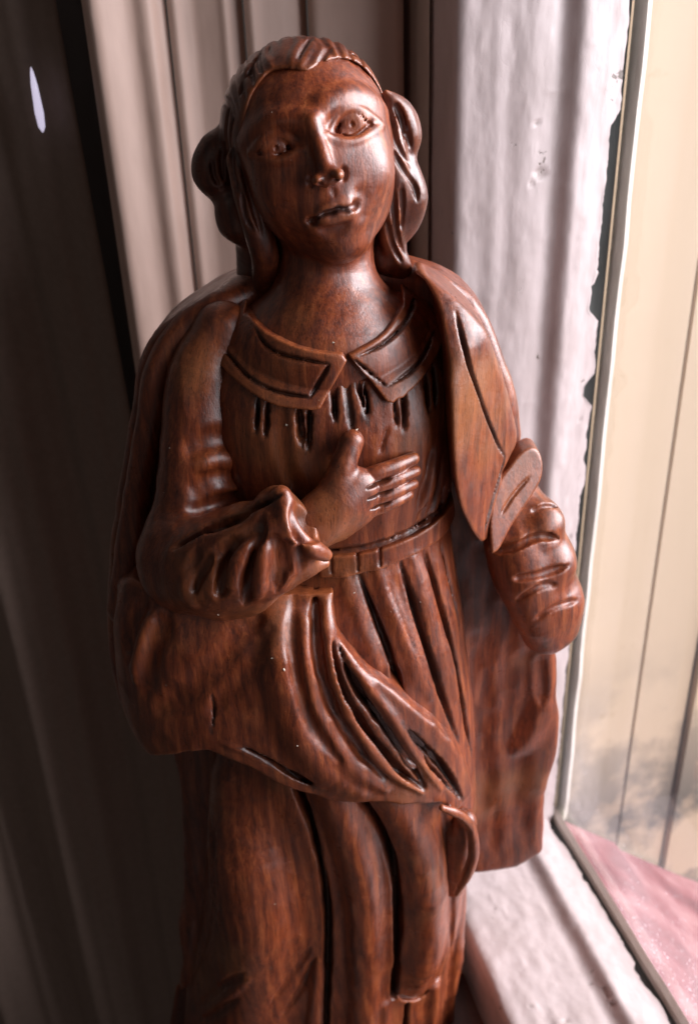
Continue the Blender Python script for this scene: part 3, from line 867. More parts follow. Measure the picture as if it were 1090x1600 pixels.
# cut the face opening
face_open = [(384, 240), (380, 205), (386, 165), (400, 134), (420, 113), (452, 108), (480, 112), (505, 99), (535, 92), (562, 100), (583, 122), (598, 150), (612, 190), (618, 300), (600, 420), (420, 420), (380, 330)]
fo = [P(x, y, -14) for x, y in spl2(face_open, 4)]
tmpd = poly2(*np.meshgrid(hair.ax[0], hair.ax[2], indexing='ij'), np.array([[p[0], p[2]] for p in fo]))
cut = np.maximum(tmpd[:, None, :], (hair.ax[1]-1.0)[None, :, None]).astype(np.float32)
hair.comb((slice(None),)*3, cut, 0.8, 'cut')
comb_lines = [[(398, 132), (392, 110), (402, 88)], [(372, 168), (372, 140), (386, 112)], [(432, 112), (418, 92), (422, 70)], [(446, 110), (434, 88), (436, 64)],
              [(462, 112), (468, 86), (484, 60)], [(476, 112), (486, 88), (502, 62)], [(498, 100), (508, 82), (522, 66)], [(522, 92), (532, 78), (545, 72)], [(546, 94), (556, 84), (566, 84)],
              [(566, 102), (574, 96), (582, 100)], [(582, 122), (588, 114), (592, 116)], [(362, 205), (358, 175), (366, 145)], [(412, 118), (402, 98), (410, 80)]]
hcx = HL(0, 2.2, 3.3)
for i_, x0 in enumerate([-15.0, -13.6, -12.0, -10.2, -8.9, -6.4, -4.6, -3.4, -1.2, 1.4, 2.6, 4.9, 7.0, 8.2, 10.6, 12.6, 14.2]):
    pts_ = []
    t0 = 66-abs(x0)*2.6+random.uniform(-3, 3)
    for th in np.linspace(t0, 165, 12):
        t = math.radians(th); xx = x0*(1-0.10*math.sin(t*1.1))+0.7*math.sin(t*3+i_)
        sq = math.sqrt(max(0.02, 1-(xx/16.6)**2))
        pts_.append(hcx+RH @ np.array([xx, -19.3*sq*math.cos(t), 16.3*sq*math.sin(t)]))
    hair.chain(pts_, [0.3]+[random.uniform(0.5, 0.75)]*10+[0.3], k=0.3, op='cut')
for cl in comb_lines[::2]: groove(hair, cl, 0.5, 0.45, 0.3)
for cl in ([(356, 235), (352, 205), (358, 170)], [(366, 245), (361, 215), (366, 180)], [(375, 150), (382, 128), (392, 108)], [(600, 170), (597, 148), (590, 130)]): groove(hair, cl, 0.6, 0.6, 0.3)
for cl in ([(425, 104), (414, 86), (418, 74)], [(456, 106), (458, 84), (470, 62)], [(468, 110), (477, 88), (492, 62)], [(388, 140), (382, 118), (394, 96)]):
    ridge(hair, cl, 0.8, 0.3, 0.6)
def lock(pts, rad, flat=1.0, w=(0, 1, 0), k=1.2):
    hair.chain([P(*q) for q in pts], rad, k=k, flat=None if flat == 1 else (np.array(w, float), flat))
# viewer's left: two bulging curls and small ones below
lock([(362, 215, 2), (342, 240, 1), (336, 268, 1), (352, 296, 3)], [3.0, 4.2, 4.6, 3.6])
lock([(372, 290, 2), (366, 318, 1), (372, 345, 2), (392, 366, 3)], [2.6, 4.0, 4.4, 3.4])
lock([(392, 360, 4), (400, 385, 4), (402, 402, 4)], [2.8, 2.0, 1.8])
lock([(400, 400, 5), (398, 420, 5), (400, 446, 7)], [1.6, 2.1, 2.2])
lock([(370, 250, -8), (385, 300, -9), (400, 350, -7), (415, 400, -3), (418, 440, 2)], [2.0, 2.6, 2.8, 3.0, 3.2])
# viewer's right: long wavy lock
lock([(603, 144, -3), (612, 160, -2), (624, 182, -1), (632, 208, 0), (630, 234, 1), (620, 262, 2)], [0.5, 1.8, 2.9, 3.1, 2.8, 2.4])
lock([(603, 144, -3), (625, 158, -1), (645, 182, 0), (650, 215, 0), (640, 248, 1)], [0.4, 0.9, 1.1, 1.1, 0.7], k=0.6)
lock([(622, 240, 1), (632, 272, 0), (640, 308, 0), (632, 345, 2), (618, 370, 4)], [2.6, 3.3, 3.7, 3.3, 2.4])
lock([(612, 190, -2), (612, 240, -3), (618, 290, -3), (610, 340, -2), (612, 380, 1), (630, 420, 3)], [2.2, 2.8, 2.8, 2.8, 2.4, 1.8])
lock([(600, 340, 2), (598, 370, 5), (606, 400, 5), (622, 424, 6)], [3.0, 4.0, 4.0, 3.0])
for cl in ([(608, 165), (612, 200), (622, 228), (640, 258)], [(622, 172), (634, 200), (642, 232)], [(614, 235), (628, 262), (648, 290), (652, 315)],
           [(616, 300), (616, 335), (622, 372), (634, 400)], [(628, 290), (630, 330), (628, 360)], [(604, 345), (612, 380), (628, 412)], [(616, 160), (628, 185), (632, 215)]):
    groove(hair, cl, 0.65, 0.8, 0.3)
for cl in ([(352, 222), (345, 250), (350, 285)], [(365, 225), (362, 260), (372, 300)], [(378, 300), (380, 335), (395, 362)], [(378, 260), (392, 310), (410, 370)], [(332, 250), (332, 270), (342, 290)]):
    groove(hair, cl, 0.6, 0.6, 0.3)

# --- mantle: the cloak behind the body, its left edge, and the drape pulled across the hips
mant = Vol((-66, -48, 50), (66, 28, 284), HB)
sil = [(400, 442), (345, 470), (284, 511), (245, 558), (227, 640), (207, 760), (192, 860), (186, 950), (197, 1060), (216, 1108), (244, 1144)]
sil2 = [(300, 1150), (420, 1240), (640, 1345), (745, 1345), (800, 1338), (831, 1318)]
sil3 = [(833, 1232), (852, 1172), (856, 1120), (850, 1085), (850, 1030), (830, 900), (800, 760), (788, 640), (765, 560), (735, 490), (690, 452), (640, 436)]
pp = [P(x, y, 6) for x, y in spl2(sil, 4)+sil2+spl2(sil3, 4)]
pz = [(p[0], p[2]) for p in pp]
mant.D[:] = -8
mant.poly(pz, 2.5, 21, k=0, rnd=3.0)
mant.D = np.minimum(mant.D, 8)
# cloak edge standing forward at the left silhouette and over the shoulder
mant.chain([P(392, 458, 4), P(345, 480, 1), P(295, 515, -1), P(256, 568, -3), P(236, 650, -4), P(218, 760, -4), P(204, 860, -5), P(198, 950, -7)], [3.0, 3.6, 3.8, 3.6, 3.2, 3.2, 3.6, 4.5], k=2.5)
drape = Vol((-66, -48, 60), (40, 22, 206), HB)
drape.loft(front=[(850, -19), (885, -22), (920, -23.2), (960, -26.5), (1000, -29.5), (1050, -31.5), (1150, -33), (1260, -33), (1400, -31), (1500, -30)],
           back=[(800, 14), (1600, 14)],
           left=[(700, 230), (780, 206), (860, 192), (950, 184), (1040, 192), (1090, 206), (1130, 228), (1150, 250), (1250, 330)],
           right=[(700, 700), (800, 712), (960, 735), (1100, 752), (1250, 752)], p=2.25, Yc=-6)
out = [(170, 900, 0), (300, 850, -16), (400, 870, -22), (470, 868, -22), (513, 866, -22), (514, 915, -26), (513, 960, -28), (522, 1005, -30), (541, 1035, -31), (575, 1068, -32), (612, 1100, -33), (645, 1132, -33),
       (680, 1160, -32), (706, 1190, -31), (724, 1222, -29), (737, 1262, -27), (715, 1272, -27), (690, 1264, -30), (600, 1257, -33), (520, 1252, -33.5), (470, 1236, -33), (425, 1212, -32), (395, 1190, -31), (365, 1172, -29), (330, 1152, -27), (300, 1148, -25), (268, 1150, -21), (240, 1142, -14), (205, 1115, -6), (165, 1040, 0)]
dz_ = [P(x, y, Yq) for x, y, Yq in out]
drape.poly([(p[0], p[2]) for p in dz_], -60, 9, k=1.0, rnd=0.8)
# upper hem lip: notch out the step between the two hem layers
groove(drape, [(448, 1206), (478, 1216), (510, 1226), (548, 1240)], 1.6, 2.0, 0.4)
deepcut(drape, [(372, 1168), (405, 1183), (440, 1200), (490, 1224), (545, 1241)], 0.9, 2.6, 0.3)
# big vertical folds of the drape
ridge(drape, [(438, 965), (436, 990), (444, 1060), (462, 1130), (500, 1195), (560, 1235)], 4.2, 2.2, 4)
ridge(drape, [(474, 965), (474, 980), (482, 1060), (505, 1130), (550, 1195), (600, 1232)], 2.6, 1.5, 2)
ridge(drape, [(510, 935), (510, 970), (514, 1020), (530, 1080), (565, 1150), (610, 1205), (660, 1240)], 1.7, 1.6, 1)
groove(drape, [(459, 930), (456, 1000), (468, 1080), (490, 1140), (530, 1190)], 1.4, 1.2, 1.2)
groove(drape, [(494, 905), (492, 980), (500, 1050), (522, 1110), (560, 1170), (600, 1215)], 1.3, 1.4, 1)
deepcut(drape, [(522, 1002), (529, 1050), (552, 1105), (590, 1163), (630, 1208), (664, 1234)], 1.1, 5.0, 0.3)
deepcut(drape, [(530, 1008), (548, 1058), (580, 1110), (612, 1152), (640, 1195), (664, 1230)], 1.15, 5.0, 0.3)
ridge(drape, [(536, 1010), (556, 1048), (590, 1090), (625, 1140), (655, 1190), (690, 1235)], 1.2, 0.9, 0.8)
deepcut(drape, [(626, 1128), (650, 1156), (680, 1186), (704, 1216), (724, 1252)], 1.0, 4.2, 0.3)
deepcut(drape, [(630, 1134), (662, 1175), (690, 1210), (718, 1248)], 0.9, 4.2, 0.3)
q0 = P(500, 912, -24.5); nn = np.array([0, -0.78, 0.62])
Yd, Zd = drape.ax[1][None, :, None], drape.ax[2][None, None, :]
drape.comb((slice(None),)*3, ((Yd-q0[1])*nn[1]+(Zd-q0[2])*nn[2]+0*drape.ax[0][:, None, None]).astype(np.float32), 3.0, 'and')
# soft folds at the far left under the sleeve
ridge(drape, [(240, 960), (222, 1010), (214, 1060)], 2.0, 1.4, 2)
groove(drape, [(228, 930), (206, 985), (200, 1030)], 2.2, 1.4, 1.5)
groove(drape, [(262, 960), (236, 1020), (228, 1085)], 2.4, 1.0, 2)
groove(drape, [(400, 970), (350, 1030), (300, 1075), (250, 1110)], 3.0, 0.8, 3)
groove(drape, [(420, 985), (380, 1060), (330, 1110)], 2.0, 0.5, 2)
deepcut(drape, [(331, 1085), (334, 1110), (332, 1130), (330, 1150)], 0.24, 1.0, 0.1)     # crack through the hem
# curled tail of the drape at the right
tail = [(690, 1262, -29), (722, 1276, -27), (737, 1300, -25), (739, 1335, -24), (728, 1368, -23), (712, 1396, -21)]
drape.chain([P(*q) for q in tail], [1.0, 1.3, 1.5, 1.5, 1.4, 0.8], k=0.8)
drape.chain([P(725, 1282, -18), P(724, 1320, -17), P(716, 1370, -16)], [3.2, 3.0, 2.0], k=1.5)
drape.chain([P(712, 1288, -15), P(714, 1330, -14), P(708, 1385, -13)], [4.6, 4.4, 3.0], k=1.0)
ridge(drape, [(345, 1160), (400, 1180), (450, 1202)], 1.0, 0.5, 0.6)

# --- skirt folds below and above the drape on the robe
robe.chain([P(385, 1220, -14), P(395, 1320, -17), P(405, 1420, -17), P(400, 1520, -14), P(385, 1640, -10)], [9, 12, 13, 12.5, 12], k=5)
ridge(robe, [(505, 1200), (524, 1245), (548, 1310), (566, 1400), (570, 1500), (568, 1620)], 5.6, 3.4, 2.0, taper=False)
ridge(robe, [(590, 1200), (618, 1245), (650, 1310), (668, 1400), (664, 1490), (652, 1545)], 6.8, 3.8, 2.0)
deepcut(robe, [(462, 1230), (486, 1290), (503, 1360), (512, 1430), (512, 1500), (508, 1640)], 1.2, 5.0, 0.7, taper=False)
deepcut(robe, [(560, 1240), (592, 1290), (614, 1350), (622, 1430), (620, 1500), (616, 1560)], 1.2, 5.0, 0.7, taper=False)
groove(robe, [(690, 1270), (702, 1330), (706, 1420), (704, 1500)], 1.5, 1.0, 1.0)
# open end of the right fold
groove(robe, [(622, 1556), (640, 1562), (662, 1556), (690, 1520)], 1.2, 2.0, 0.5)
ridge(robe, [(600, 1570), (596, 1640)], 2.0, 1.4, 1.5, taper=False)
ridge(robe, [(676, 1540), (672, 1640)], 2.4, 1.6, 1.5, taper=False)
deepcut(robe, [(636, 1570), (630, 1640)], 1.0, 3.0, 0.4, taper=False)
# fan folds over the left shin
for cl, w in (([(484, 1480), (460, 1520), (425, 1568)], 1.4), ([(492, 1496), (474, 1540), (440, 1590)], 1.3), ([(380, 1520), (340, 1548), (312, 1572)], 1.6), ([(372, 1560), (336, 1580), (318, 1592)], 1.4),
              ([(330, 1380), (336, 1420), (318, 1470), (304, 1520)], 2.2), ([(336, 1300), (330, 1350), (336, 1400)], 1.4)):
    groove(robe, cl, w, 1.0, 0.9)
ridge(robe, [(498, 1500), (492, 1560), (486, 1620)], 1.8, 1.2, 1.2)
ridge(robe, [(390, 1530), (350, 1560), (320, 1585)], 1.2, 0.7, 1.0)
# rear hem of the robe flaring at the left, seen behind the leg
pl = [(288, 1140), (301, 1200), (306, 1290), (305, 1400), (276, 1470), (248, 1525), (246, 1558), (284, 1580), (300, 1680), (690, 1680), (694, 1540), (706, 1480), (712, 1330), (700, 1140)]
lows = Vol((-56, -8, 8), (44, 22, 150), HB)
lows.D[:] = -8
lows.poly([(P(x, y, 2)[0], P(x, y, 2)[2]) for x, y in pl], -5, 17, k=0, rnd=3.0); lows.D = np.minimum(lows.D, 8)
sub = robe.sub((-56, -8, 8), (44, 22, 150))
# merge into the robe by sampling
pts = np.stack(np.meshgrid(robe.ax[0][sub[0][0]], robe.ax[1][sub[0][1]], robe.ax[2][sub[0][2]], indexing='ij'), -1).reshape(-1, 3)
dl = lows.look(pts).reshape(robe.D[sub[0]].shape).astype(np.float32); del pts
robe.comb(sub[0], dl, 2.0, 'add'); del lows, dl
groove(robe, [(322, 1200), (330, 1280), (334, 1360), (330, 1440)], 1.4, 1.0, 1.0)
ridge(robe, [(300, 1440), (290, 1500), (282, 1545)], 1.6, 0.8, 1.5)

# pleats of the skirt between belt and drape
for cl, w, dp in (([(560, 898), (580, 950), (606, 1015), (622, 1065), (628, 1096)], 0.95, 3.2), ([(625, 880), (648, 945), (668, 1015), (690, 1085), (716, 1160)], 1.0, 3.4),
                  ([(664, 862), (684, 930), (706, 1010), (722, 1090), (736, 1180)], 0.95, 3.2), ([(690, 850), (708, 930), (718, 985)], 0.7, 1.6)):
    deepcut(robe, cl, w, dp, 0.6)
for cl in ([(590, 892), (612, 950), (646, 1030), (672, 1090)], [(645, 872), (668, 945), (690, 1020), (712, 1090)], [(540, 905), (556, 960), (590, 1040)]):
    ridge(robe, cl, 1.8, 0.5, 2)
groove(robe, [(605, 905), (625, 960), (650, 1020)], 0.4, 0.3, 0.3)

# gathers under the collar
bod_cuts = [([(403, 618), (401, 645), (398, 676)], .6), ([(417, 625), (415, 655), (413, 684)], .6), ([(466, 634), (468, 665), (472, 700)], .75), ([(483, 636), (482, 670), (481, 708)], .7), 
            ([(521, 592), (522, 625), (524, 662)], .75), ([(537, 570), (543, 620), (552, 690)], .85), ([(556, 590), (566, 625), (574, 662)], .7), ([(569, 600), (574, 630), (577, 655)], .5),
            ([(614, 612), (618, 640), (622, 668)], .6), ([(628, 602), (631, 635), (632, 674)], .75), ([(664, 580), (668, 612), (670, 645)], .6), ([(676, 565), (680, 600), (680, 640)], .6),
            ]
groove(robe, [(606, 668), (598, 690), (594, 708)], 0.5, 0.6, 0.4)
for cl, w in bod_cuts: deepcut(robe, cl, w, 1.9, 0.3)
for cl in ([(676, 700), (668, 745), (652, 795)], [(690, 720), (684, 770), (664, 815)], [(664, 790), (656, 815), (650, 830)], [(694, 760), (690, 790), (676, 822)]): groove(robe, cl, 1.0, 0.7, 0.8)
ridge(robe, [(684, 690), (678, 740), (660, 790)], 1.5, 0.5, 1.5)
groove(robe, [(440, 640), (436, 690), (450, 740), (470, 770)], 1.8, 0.5, 1.5)

# --- belt: a band around the waist, a layer over the robe
def layer(src, pxpoly, t, name_h, y0=-60, y1=6, rnd=0.0, base=None, box=None, k=0.5, inner=-3.0):
    """cloth layer of thickness t lying on the given volumes inside a pixel outline"""
    b = base or src
    pts = []
    for q in pxpoly:
        p = hit(b, q[0], q[1], -8) if len(q) < 3 else P(*q)
        pts.append((p[0], p[2]))
    lo = (min(p[0] for p in pts)-3, y0, min(p[1] for p in pts)-3); hi = (max(p[0] for p in pts)+3, y1+1, max(p[1] for p in pts)+3)
    v = Vol(lo, hi, name_h)
    G = np.stack(np.meshgrid(v.ax[0], v.ax[1], v.ax[2], indexing='ij'), -1).reshape(-1, 3)
    d = np.full(len(G), 8.0)
    for i in range(0, len(G), 400000):
        for s in src: d[i:i+400000] = np.minimum(d[i:i+400000], s.look(G[i:i+400000]))
    d = d.reshape(v.D.shape)
    v.D = np.maximum(d-t, inner-d).astype(np.float32)
    v.poly(pts, y0, y1, k=k, rnd=rnd)
    return v
belt_top = [(500, 868), (530, 866), (560, 863), (592, 856), (620, 846), (648, 833), (672, 818), (690, 800), (706, 778)]
belt_bot = [(712, 808), (694, 826), (672, 846), (648, 861), (620, 873), (592, 884), (560, 892), (530, 897), (500, 898)]
belt = layer([robe], belt_top+belt_bot, 1.3, 0.32*Q, rnd=0.15)
for x, y0, y1 in ((516, 868, 896), (557, 863, 892), (592, 857, 884)):
    groove(belt, densify([(x, y0), (x+1, (y0+y1)/2), (x+2, y1)], 5), 0.42, 0.5, 0.1, taper=False)
deepcut(robe, [(512, 862), (560, 857), (610, 844), (655, 822), (690, 793)], 0.8, 1.6, 0.3, taper=False)

# --- collar: two wide points and a rim, lying on robe and chest
hs = [robe, head]
col_l = spl2([(380, 456), (391, 484), (418, 515), (457, 536), (490, 546), (534, 551)], 3)+[(541, 560), (500, 635)]+spl2([(488, 637), (438, 631), (403, 614), (366, 586), (338, 552), (327, 510), (343, 474)], 3)
col_r = spl2([(545, 552), (589, 527), (616, 494), (632, 452), (640, 427)], 3)+spl2([(658, 427), (678, 469), (686, 516), (681, 546), (658, 585), (635, 608), (612, 620)], 3)+[(604, 622)]
collL = layer(hs, col_l, 1.7, 0.27*Q, rnd=0.2, y1=10)
collR = layer(hs, col_r, 1.7, 0.27*Q, rnd=0.2, y1=10)
for cl in ([(398, 512), (414, 540), (438, 554), (471, 562), (514, 570)], [(514, 570), (500, 594), (484, 621)], [(336, 525), (355, 552), (378, 580), (400, 598), (431, 612), (464, 618), (484, 621)]):
    deepcut(collL, cl, 0.5, 1.0, 0.2)
for cl in ([(560, 556), (596, 540), (627, 512), (643, 485), (652, 450)], [(552, 562), (578, 584), (604, 604)], [(606, 604), (642, 580), (666, 550), (678, 516)]):
    deepcut(collR, cl, 0.5, 1.0, 0.2)

# --- sleeve on the viewer's left, with the bent arm
sl = Vol((-58, -50, 150), (2, 14, 268), HB)
sl.chain([P(352, 520, -2), P(322, 590, -5), P(315, 680, -8), P(312, 770, -11), P(308, 860, -16)], [7, 8.4, 8.8, 9.6, 11.2], k=2)
sl.chain([P(300, 875, -17), P(340, 880, -24), P(395, 862, -28), P(434, 842, -31)], [12.0, 11.5, 10.5, 8.4], k=4)
sl.chain([P(352, 930, -24), P(395, 925, -27), P(425, 895, -29)], [5, 4.5, 3.5], k=3)
# flared cuff
sl.chain([P(440, 776, -33), P(452, 815, -36), P(482, 852, -37), P(508, 868, -35)], [1.8, 2.1, 2.1, 1.3], k=2.0)
sl.chain([P(430, 790, -30), P(440, 830, -33), P(466, 864, -32), P(478, 878, -31)], [4, 4.6, 3.4, 2.0], k=2.5)
sl.chain([P(424, 905, -31), P(455, 896, -32), P(486, 884, -32), P(506, 880, -31)], [3.8, 2.8, 2.0, 1.2], k=1.5)
# mouth of the cuff
sl.chain([P(482, 816, -35), P(505, 796, -37), P(540, 768, -39)], [4.4, 6.0, 8], k=0.8, op='cut')
sl.chain([P(440, 772, -32.5), P(450, 812, -35), P(480, 850, -36), P(508, 867, -35)], [1.2, 1.3, 1.3, 0.8], k=1.0)
deepcut(sl, [(268, 858), (300, 838), (350, 812), (400, 792), (440, 772)], 0.9, 2.6, 0.4)
for cl, w, dp in (([(330, 865), (372, 850), (410, 808)], 1.6, 1.0), ([(380, 930), (386, 890), (402, 850), (408, 810)], 1.5, 1.5), ([(345, 920), (348, 880), (372, 842)], 1.7, 1.3), ([(300, 920), (296, 890), (310, 862)], 1.7, 1.2),
                  ([(420, 915), (428, 880), (424, 840)], 1.5, 1.3), ([(448, 900), (452, 872), (440, 845)], 1.3, 1.3), ([(472, 895), (470, 872), (462, 858)], 1.0, 1.0),
                  ([(290, 800), (330, 785), (380, 778)], 2.2, 1.0), ([(300, 800), (340, 790), (380, 770)], 1.6, 1.2), ([(320, 830), (360, 815), (395, 800)], 1.2, 0.9)):
    groove(sl, cl, w, dp, 0.9)
for cl in ([(300, 768), (335, 746), (374, 748)], [(292, 706), (330, 688), (366, 694)]): groove(sl, cl, 3.4, 0.9, 1.4)
for cl, w, dp in (([(382, 945), (392, 905), (400, 860)], 1.5, 1.8), ([(340, 935), (352, 900), (366, 862)], 1.5, 1.6), ([(432, 925), (440, 885), (432, 840)], 1.4, 1.8), ([(300, 930), (312, 895), (330, 868)], 1.4, 1.4)): groove(sl, cl, w, dp, 0.6)
for cl, w, h in (([(362, 925), (366, 885), (388, 845)], 1.5, 0.8), ([(402, 935), (408, 890), (416, 850)], 1.4, 0.8), ([(310, 728), (345, 716), (378, 722)], 2.2, 0.7), ([(432, 915), (440, 880), (436, 850)], 1.2, 0.7), ([(300, 890), (290, 925), (300, 945)], 1.6, .8)):
    ridge(sl, cl, w, h, 1.0)

# --- hand laid on the chest
hand = Vol((-24, -54, 176), (24, -6, 256), 0.25*Q)
def onb(x, y, off): 
    p = hit([robe], x, y); v = (CAM-p); v /= np.linalg.norm(v); return p+v*off
hand.chain([P(446, 848, -26), onb(482, 826, 8), onb(506, 806, 7), onb(530, 785, 5.5), onb(548, 765, 4.0)], [5.2, 5.6, 5.6, 5.5, 5.0], k=1.5, flat=(np.array([0, 1.0, 0]), 1.35))
hand.chain([onb(525, 815, 4.5), onb(560, 795, 3.5), onb(578, 785, 2.8)], [4.4, 3.6, 2.6], k=1.8, flat=(np.array([0, 1.0, 0]), 1.3))
hand.chain([onb(535, 770, 4.5), onb(562, 762, 3.6)], [4.2, 3.6], k=1.5, flat=(np.array([0, 1.0, 0]), 1.3))
hand.chain([onb(522, 775, 4.5), onb(532, 740, 4.4), onb(541, 712, 3.6), onb(549, 690, 2.8)], [3.4, 2.9, 2.5, 2.5], k=0.9)      # thumb
fing = [([(556, 752), (590, 738), (618, 728), (645, 716)], 1.6), ([(570, 770), (598, 757), (624, 746), (648, 736)], 1.5), ([(574, 786), (602, 774), (626, 764), (645, 756)], 1.4), ([(576, 800), (602, 790), (622, 781), (638, 773)], 1.25)]
for fp, r in fing:
    hand.chain([onb(fp[0][0], fp[0][1], 3.4), onb(fp[1][0], fp[1][1], 3.4), onb(fp[2][0], fp[2][1], 2.6), onb(fp[3][0], fp[3][1], 1.2)], [r*1.1, r*1.05, r, r*0.85], k=0.15)
for cl in ([(572, 764), (590, 756), (610, 748)], [(574, 781), (592, 773), (612, 765)], [(578, 797), (596, 789), (610, 784)]): deepcut(hand, cl, 0.4, 1.2, 0.2)

# --- mantle front over the viewer's right shoulder
lap = Vol((4, -36, 170), (62, 22, 284), 0.30*Q)
lap.chain([P(652, 440, 4), P(672, 475, -6), P(690, 540, -9), P(708, 620, -11), P(726, 720, -13), P(760, 800, -14)], [4, 8.0, 11, 11.5, 11, 8], k=2)
lap.chain([P(690, 470, 4), P(725, 540, 3), P(752, 620, 1), P(775, 700, -2), P(795, 760, -6)], [7, 9, 9.5, 9, 7], k=4)
lp = spl2([(646, 426), (664, 434), (684, 470), (694, 530), (698, 600), (702, 690), (711, 750), (728, 800), (750, 838), (776, 860)], 4)+spl2([(773, 843), (771, 808), (785, 766), (800, 727), (808, 692), (790, 622), (766, 552), (738, 488), (700, 450), (672, 430)], 4)
lap.poly([(P(x, y, -12)[0], P(x, y, -12)[2]) for x, y in lp[:46]]+[(P(x, y, yq)[0], P(x, y, yq)[2]) for (x, y), yq in zip(lp[46:], list(np.linspace(-15, -3, 14))+[-3]*(len(lp)-60))], -60, 16, k=0.8, rnd=0.5)
X, Y = lap.ax[0][:, None, None], lap.ax[1][None, :, None]
for q0, nn in ((P(722, 640, -20.5), (0.42, -0.9)), (P(760, 640, -14.5), (0.72, -0.69))):
    nl = math.hypot(*nn); pl_ = ((X-q0[0])*nn[0]+(Y-q0[1])*nn[1])/nl+0*lap.ax[2][None, None, :]
    lap.comb((slice(None),)*3, pl_.astype(np.float32), 1.2, 'and')
deepcut(lap, [(712, 486), (724, 540), (742, 600), (766, 668), (788, 714)], 0.5, 1.3, 0.2)
deepcut(lap, [(788, 714), (780, 748), (767, 790), (757, 828)], 0.5, 1.2, 0.2)
# turned-back cuff of the mantle under the lapel point
fold = Vol((30, -36, 165), (66, 16, 235), 0.34*Q)
fp = [(768, 862), (768, 815), (781, 775), (803, 752), (827, 733), (848, 730), (858, 745), (857, 768), (840, 792), (802, 828), (780, 856)]
fold.D[:] = -8
c0 = P(812, 795, -6.5)
nrm = np.array([0.34, -0.90, 0.28]); nrm /= np.linalg.norm(nrm)
X, Y, Z = fold.ax[0][:, None, None], fold.ax[1][None, :, None], fold.ax[2][None, None, :]
slab = np.abs((X-c0[0])*nrm[0]+(Y-c0[1])*nrm[1]+(Z-c0[2])*nrm[2])-3.0
fold.D = np.maximum(fold.D, slab).astype(np.float32)
fold.poly([(P(x, y, -14)[0], P(x, y, -14)[2]) for x, y in spl2(fp+[fp[0]], 3)], -60, 20, k=0.6, rnd=0.3)
groove(fold, [(782, 806), (800, 776), (828, 744)], 0.5, 0.5, 0.2)
fold.chain([P(800, 765, -3), P(815, 735, -2), P(822, 710, 0)], [1.8, 1.7, 1.1], k=0.6)

# --- right sleeve (arm hanging at the window side)
sr = Vol((22, -34, 120), (70, 18, 232), 0.38*Q)
sr.chain([P(800, 775, 2), P(818, 830, -2), P(838, 890, -5), P(856, 945, -6), P(862, 975, -6)], [6.5, 8.2, 8.2, 7.0, 6.2], k=2)
sr.chain([P(800, 850, -6), P(815, 900, -8), P(838, 960, -9), P(848, 990, -8)], [7, 7, 6, 5.2], k=3)
sr.ell(P(866, 968, -5), (5.6, 6, 6), None, 2)
for px, py, Yq, r in ((850, 815, -5, (4.2, 5.5, 4.6)), (862, 872, -6, (5.2, 6, 5.2)), (876, 935, -6, (5, 6, 6.5))):
    sr.ell(P(px, py, Yq), r, None, 3.6)
for cl, w, dp in (([(764, 860), (800, 858), (838, 838), (872, 842)], 1.5, 1.3), ([(800, 905), (838, 900), (888, 884)], 1.1, 0.9), ([(806, 938), (845, 915), (870, 915)], 1.1, 0.7),
                  ([(836, 970), (862, 950), (902, 938)], 1.0, 0.6), ([(830, 800), (850, 790), (870, 792)], 1.0, 0.9)):
    groove(sr, cl, w*0.85, dp*1.15, 0.35)

# hollow back of the mantle panel with long chisel streaks
for cl, dp in (([(760, 860), (765, 1050), (768, 1240), (768, 1400)], 0.22), ([(790, 950), (794, 1100), (798, 1240), (798, 1400)], 0.16), ([(742, 1000), (748, 1150), (750, 1260), (752, 1400)], 0.25), ([(820, 1030), (815, 1180), (818, 1400)], 0.2)):
    groove(mant, cl, 3.0, dp, 2.5, taper=False)
ridge(mant, [(806, 1175), (832, 1140), (850, 1100)], 3.2, 0.9, 2.5)
groove(mant, [(842, 1030), (845, 1060), (846, 1095)], 2.0, 0.7, 1.5)

# --- base
bs = Vol((-66, -46, -2), (60, 40, 26), 0.5*Q)
bz = P(245, 1560, -2)[2]
bp = [P(226, 1580, -5), P(768, 1575, -5)]
bx0, bx1 = bp[0][0], bp[1][0]
X, Y, Z = bs.ax[0][:, None, None], bs.ax[1][None, :, None], bs.ax[2][None, None, :]
cx, hx = (bx0+bx1)/2, (bx1-bx0)/2
d = np.maximum(np.abs(X-cx)-hx, np.abs(Y+11)-26); d = np.maximum(d, (np.abs(X-cx)+np.abs(Y+11)-(hx+26-8))*0.7)
bs.D = np.maximum(d, np.abs(Z-bz/2)-bz/2).astype(np.float32)

for v, sd, am in ((robe, 1, .13), (head, 5, .05), (hair, 7, .10), (mant, 9, .16), (drape, 13, .16), (belt, 15, .08), (collL, 17, .06), (collR, 17, .06), (sl, 19, .16), (hand, 21, .05), (lap, 23, .08), (fold, 25, .03), (sr, 27, .16), (bs, 29, .1)):
    chisel(v, am, sd)
print("volumes %.1f" % (time.time()-T0))
allv = [robe, head, hair, mant, drape, sl, lap, fold, sr, bs]
def oth(*ex): return [v for v in allv if all(v is not e for e in ex)]
bodice_top = robe
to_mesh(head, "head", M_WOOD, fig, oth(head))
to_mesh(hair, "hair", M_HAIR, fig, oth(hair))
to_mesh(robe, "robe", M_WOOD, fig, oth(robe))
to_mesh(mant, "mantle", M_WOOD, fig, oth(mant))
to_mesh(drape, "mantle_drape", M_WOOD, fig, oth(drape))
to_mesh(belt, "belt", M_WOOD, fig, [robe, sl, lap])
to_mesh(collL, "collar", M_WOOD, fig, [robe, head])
to_mesh(collR, "collar", M_WOOD, fig, [robe, head])
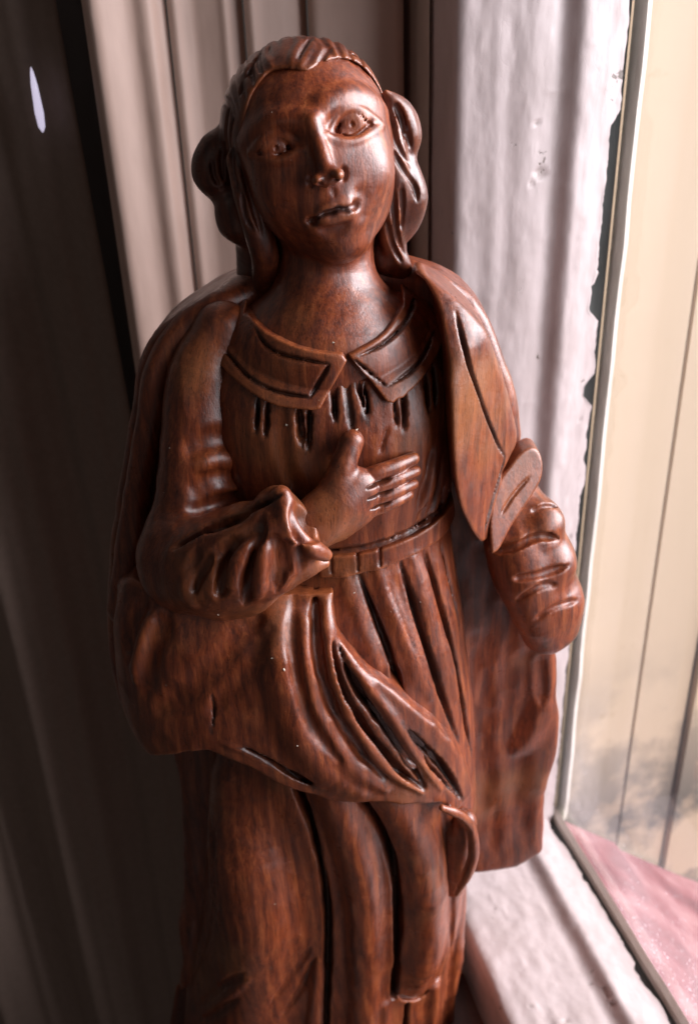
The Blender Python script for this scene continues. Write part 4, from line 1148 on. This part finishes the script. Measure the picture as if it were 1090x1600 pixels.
to_mesh(sl, "sleeve", M_WOOD, fig, oth(sl), label="bent sleeve of deep folds on the dark side")
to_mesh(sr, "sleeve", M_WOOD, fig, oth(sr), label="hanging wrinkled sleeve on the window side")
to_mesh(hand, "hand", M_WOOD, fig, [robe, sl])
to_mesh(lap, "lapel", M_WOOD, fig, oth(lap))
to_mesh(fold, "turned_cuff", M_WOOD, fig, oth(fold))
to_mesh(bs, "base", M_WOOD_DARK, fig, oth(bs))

# pale dust and lint caught on the carving
def dust():
    allh = [robe, head, hair, mant, drape, sl, lap, fold, sr, hand, collL, collR, belt]
    known = [(426, 1028), (444, 1046), (520, 535), (447, 664), (556, 672), (700, 766), (498, 626), (205, 988), (392, 1338), (429, 1412), (590, 1368), (404, 1300), (465, 1165), (640, 1545), (548, 500), (560, 470), (575, 478), (430, 700), (350, 1090), (520, 1265), (340, 960), (266, 700), (258, 770)]
    verts = []; faces = []
    r = np.random.RandomState(3)
    pts_ = [(x, y, r.uniform(0.16, 0.34)) for x, y in known]
    while len(pts_) < 190:
        x = r.uniform(200, 850); y = r.uniform(90, 1590)
        pts_.append((x, y, r.uniform(0.06, 0.15)))
    for x, y, rad in pts_:
        d = ray(x, y); d = d/np.linalg.norm(d); q = CAM+d*TS[:, None]
        val = np.full(len(TS), 8.0)
        for v in allh: val = np.minimum(val, v.look(q))
        w = np.where(val < 0)[0]
        if len(w) == 0: continue
        p = q[w[0]]; st = r.uniform(0.7, 2.0); b = len(verts)
        ax = r.normal(size=3); ax /= np.linalg.norm(ax); ay = np.cross(ax, r.normal(size=3)); ay /= np.linalg.norm(ay); az = np.cross(ax, ay)
        for vv in (ax*st, -ax*st, ay, -ay, az, -az): verts.append(p+vv*rad*r.uniform(0.7, 1.2))
        for f in ((0, 2, 4), (2, 1, 4), (1, 3, 4), (3, 0, 4), (2, 0, 5), (1, 2, 5), (3, 1, 5), (0, 3, 5)): faces.append(tuple(b+i for i in f))
    o = mesh_obj("dust_specks", verts, faces, plain("pale_dust", (0.55, 0.47, 0.38)), fig); o['kind'] = 'stuff'
dust()
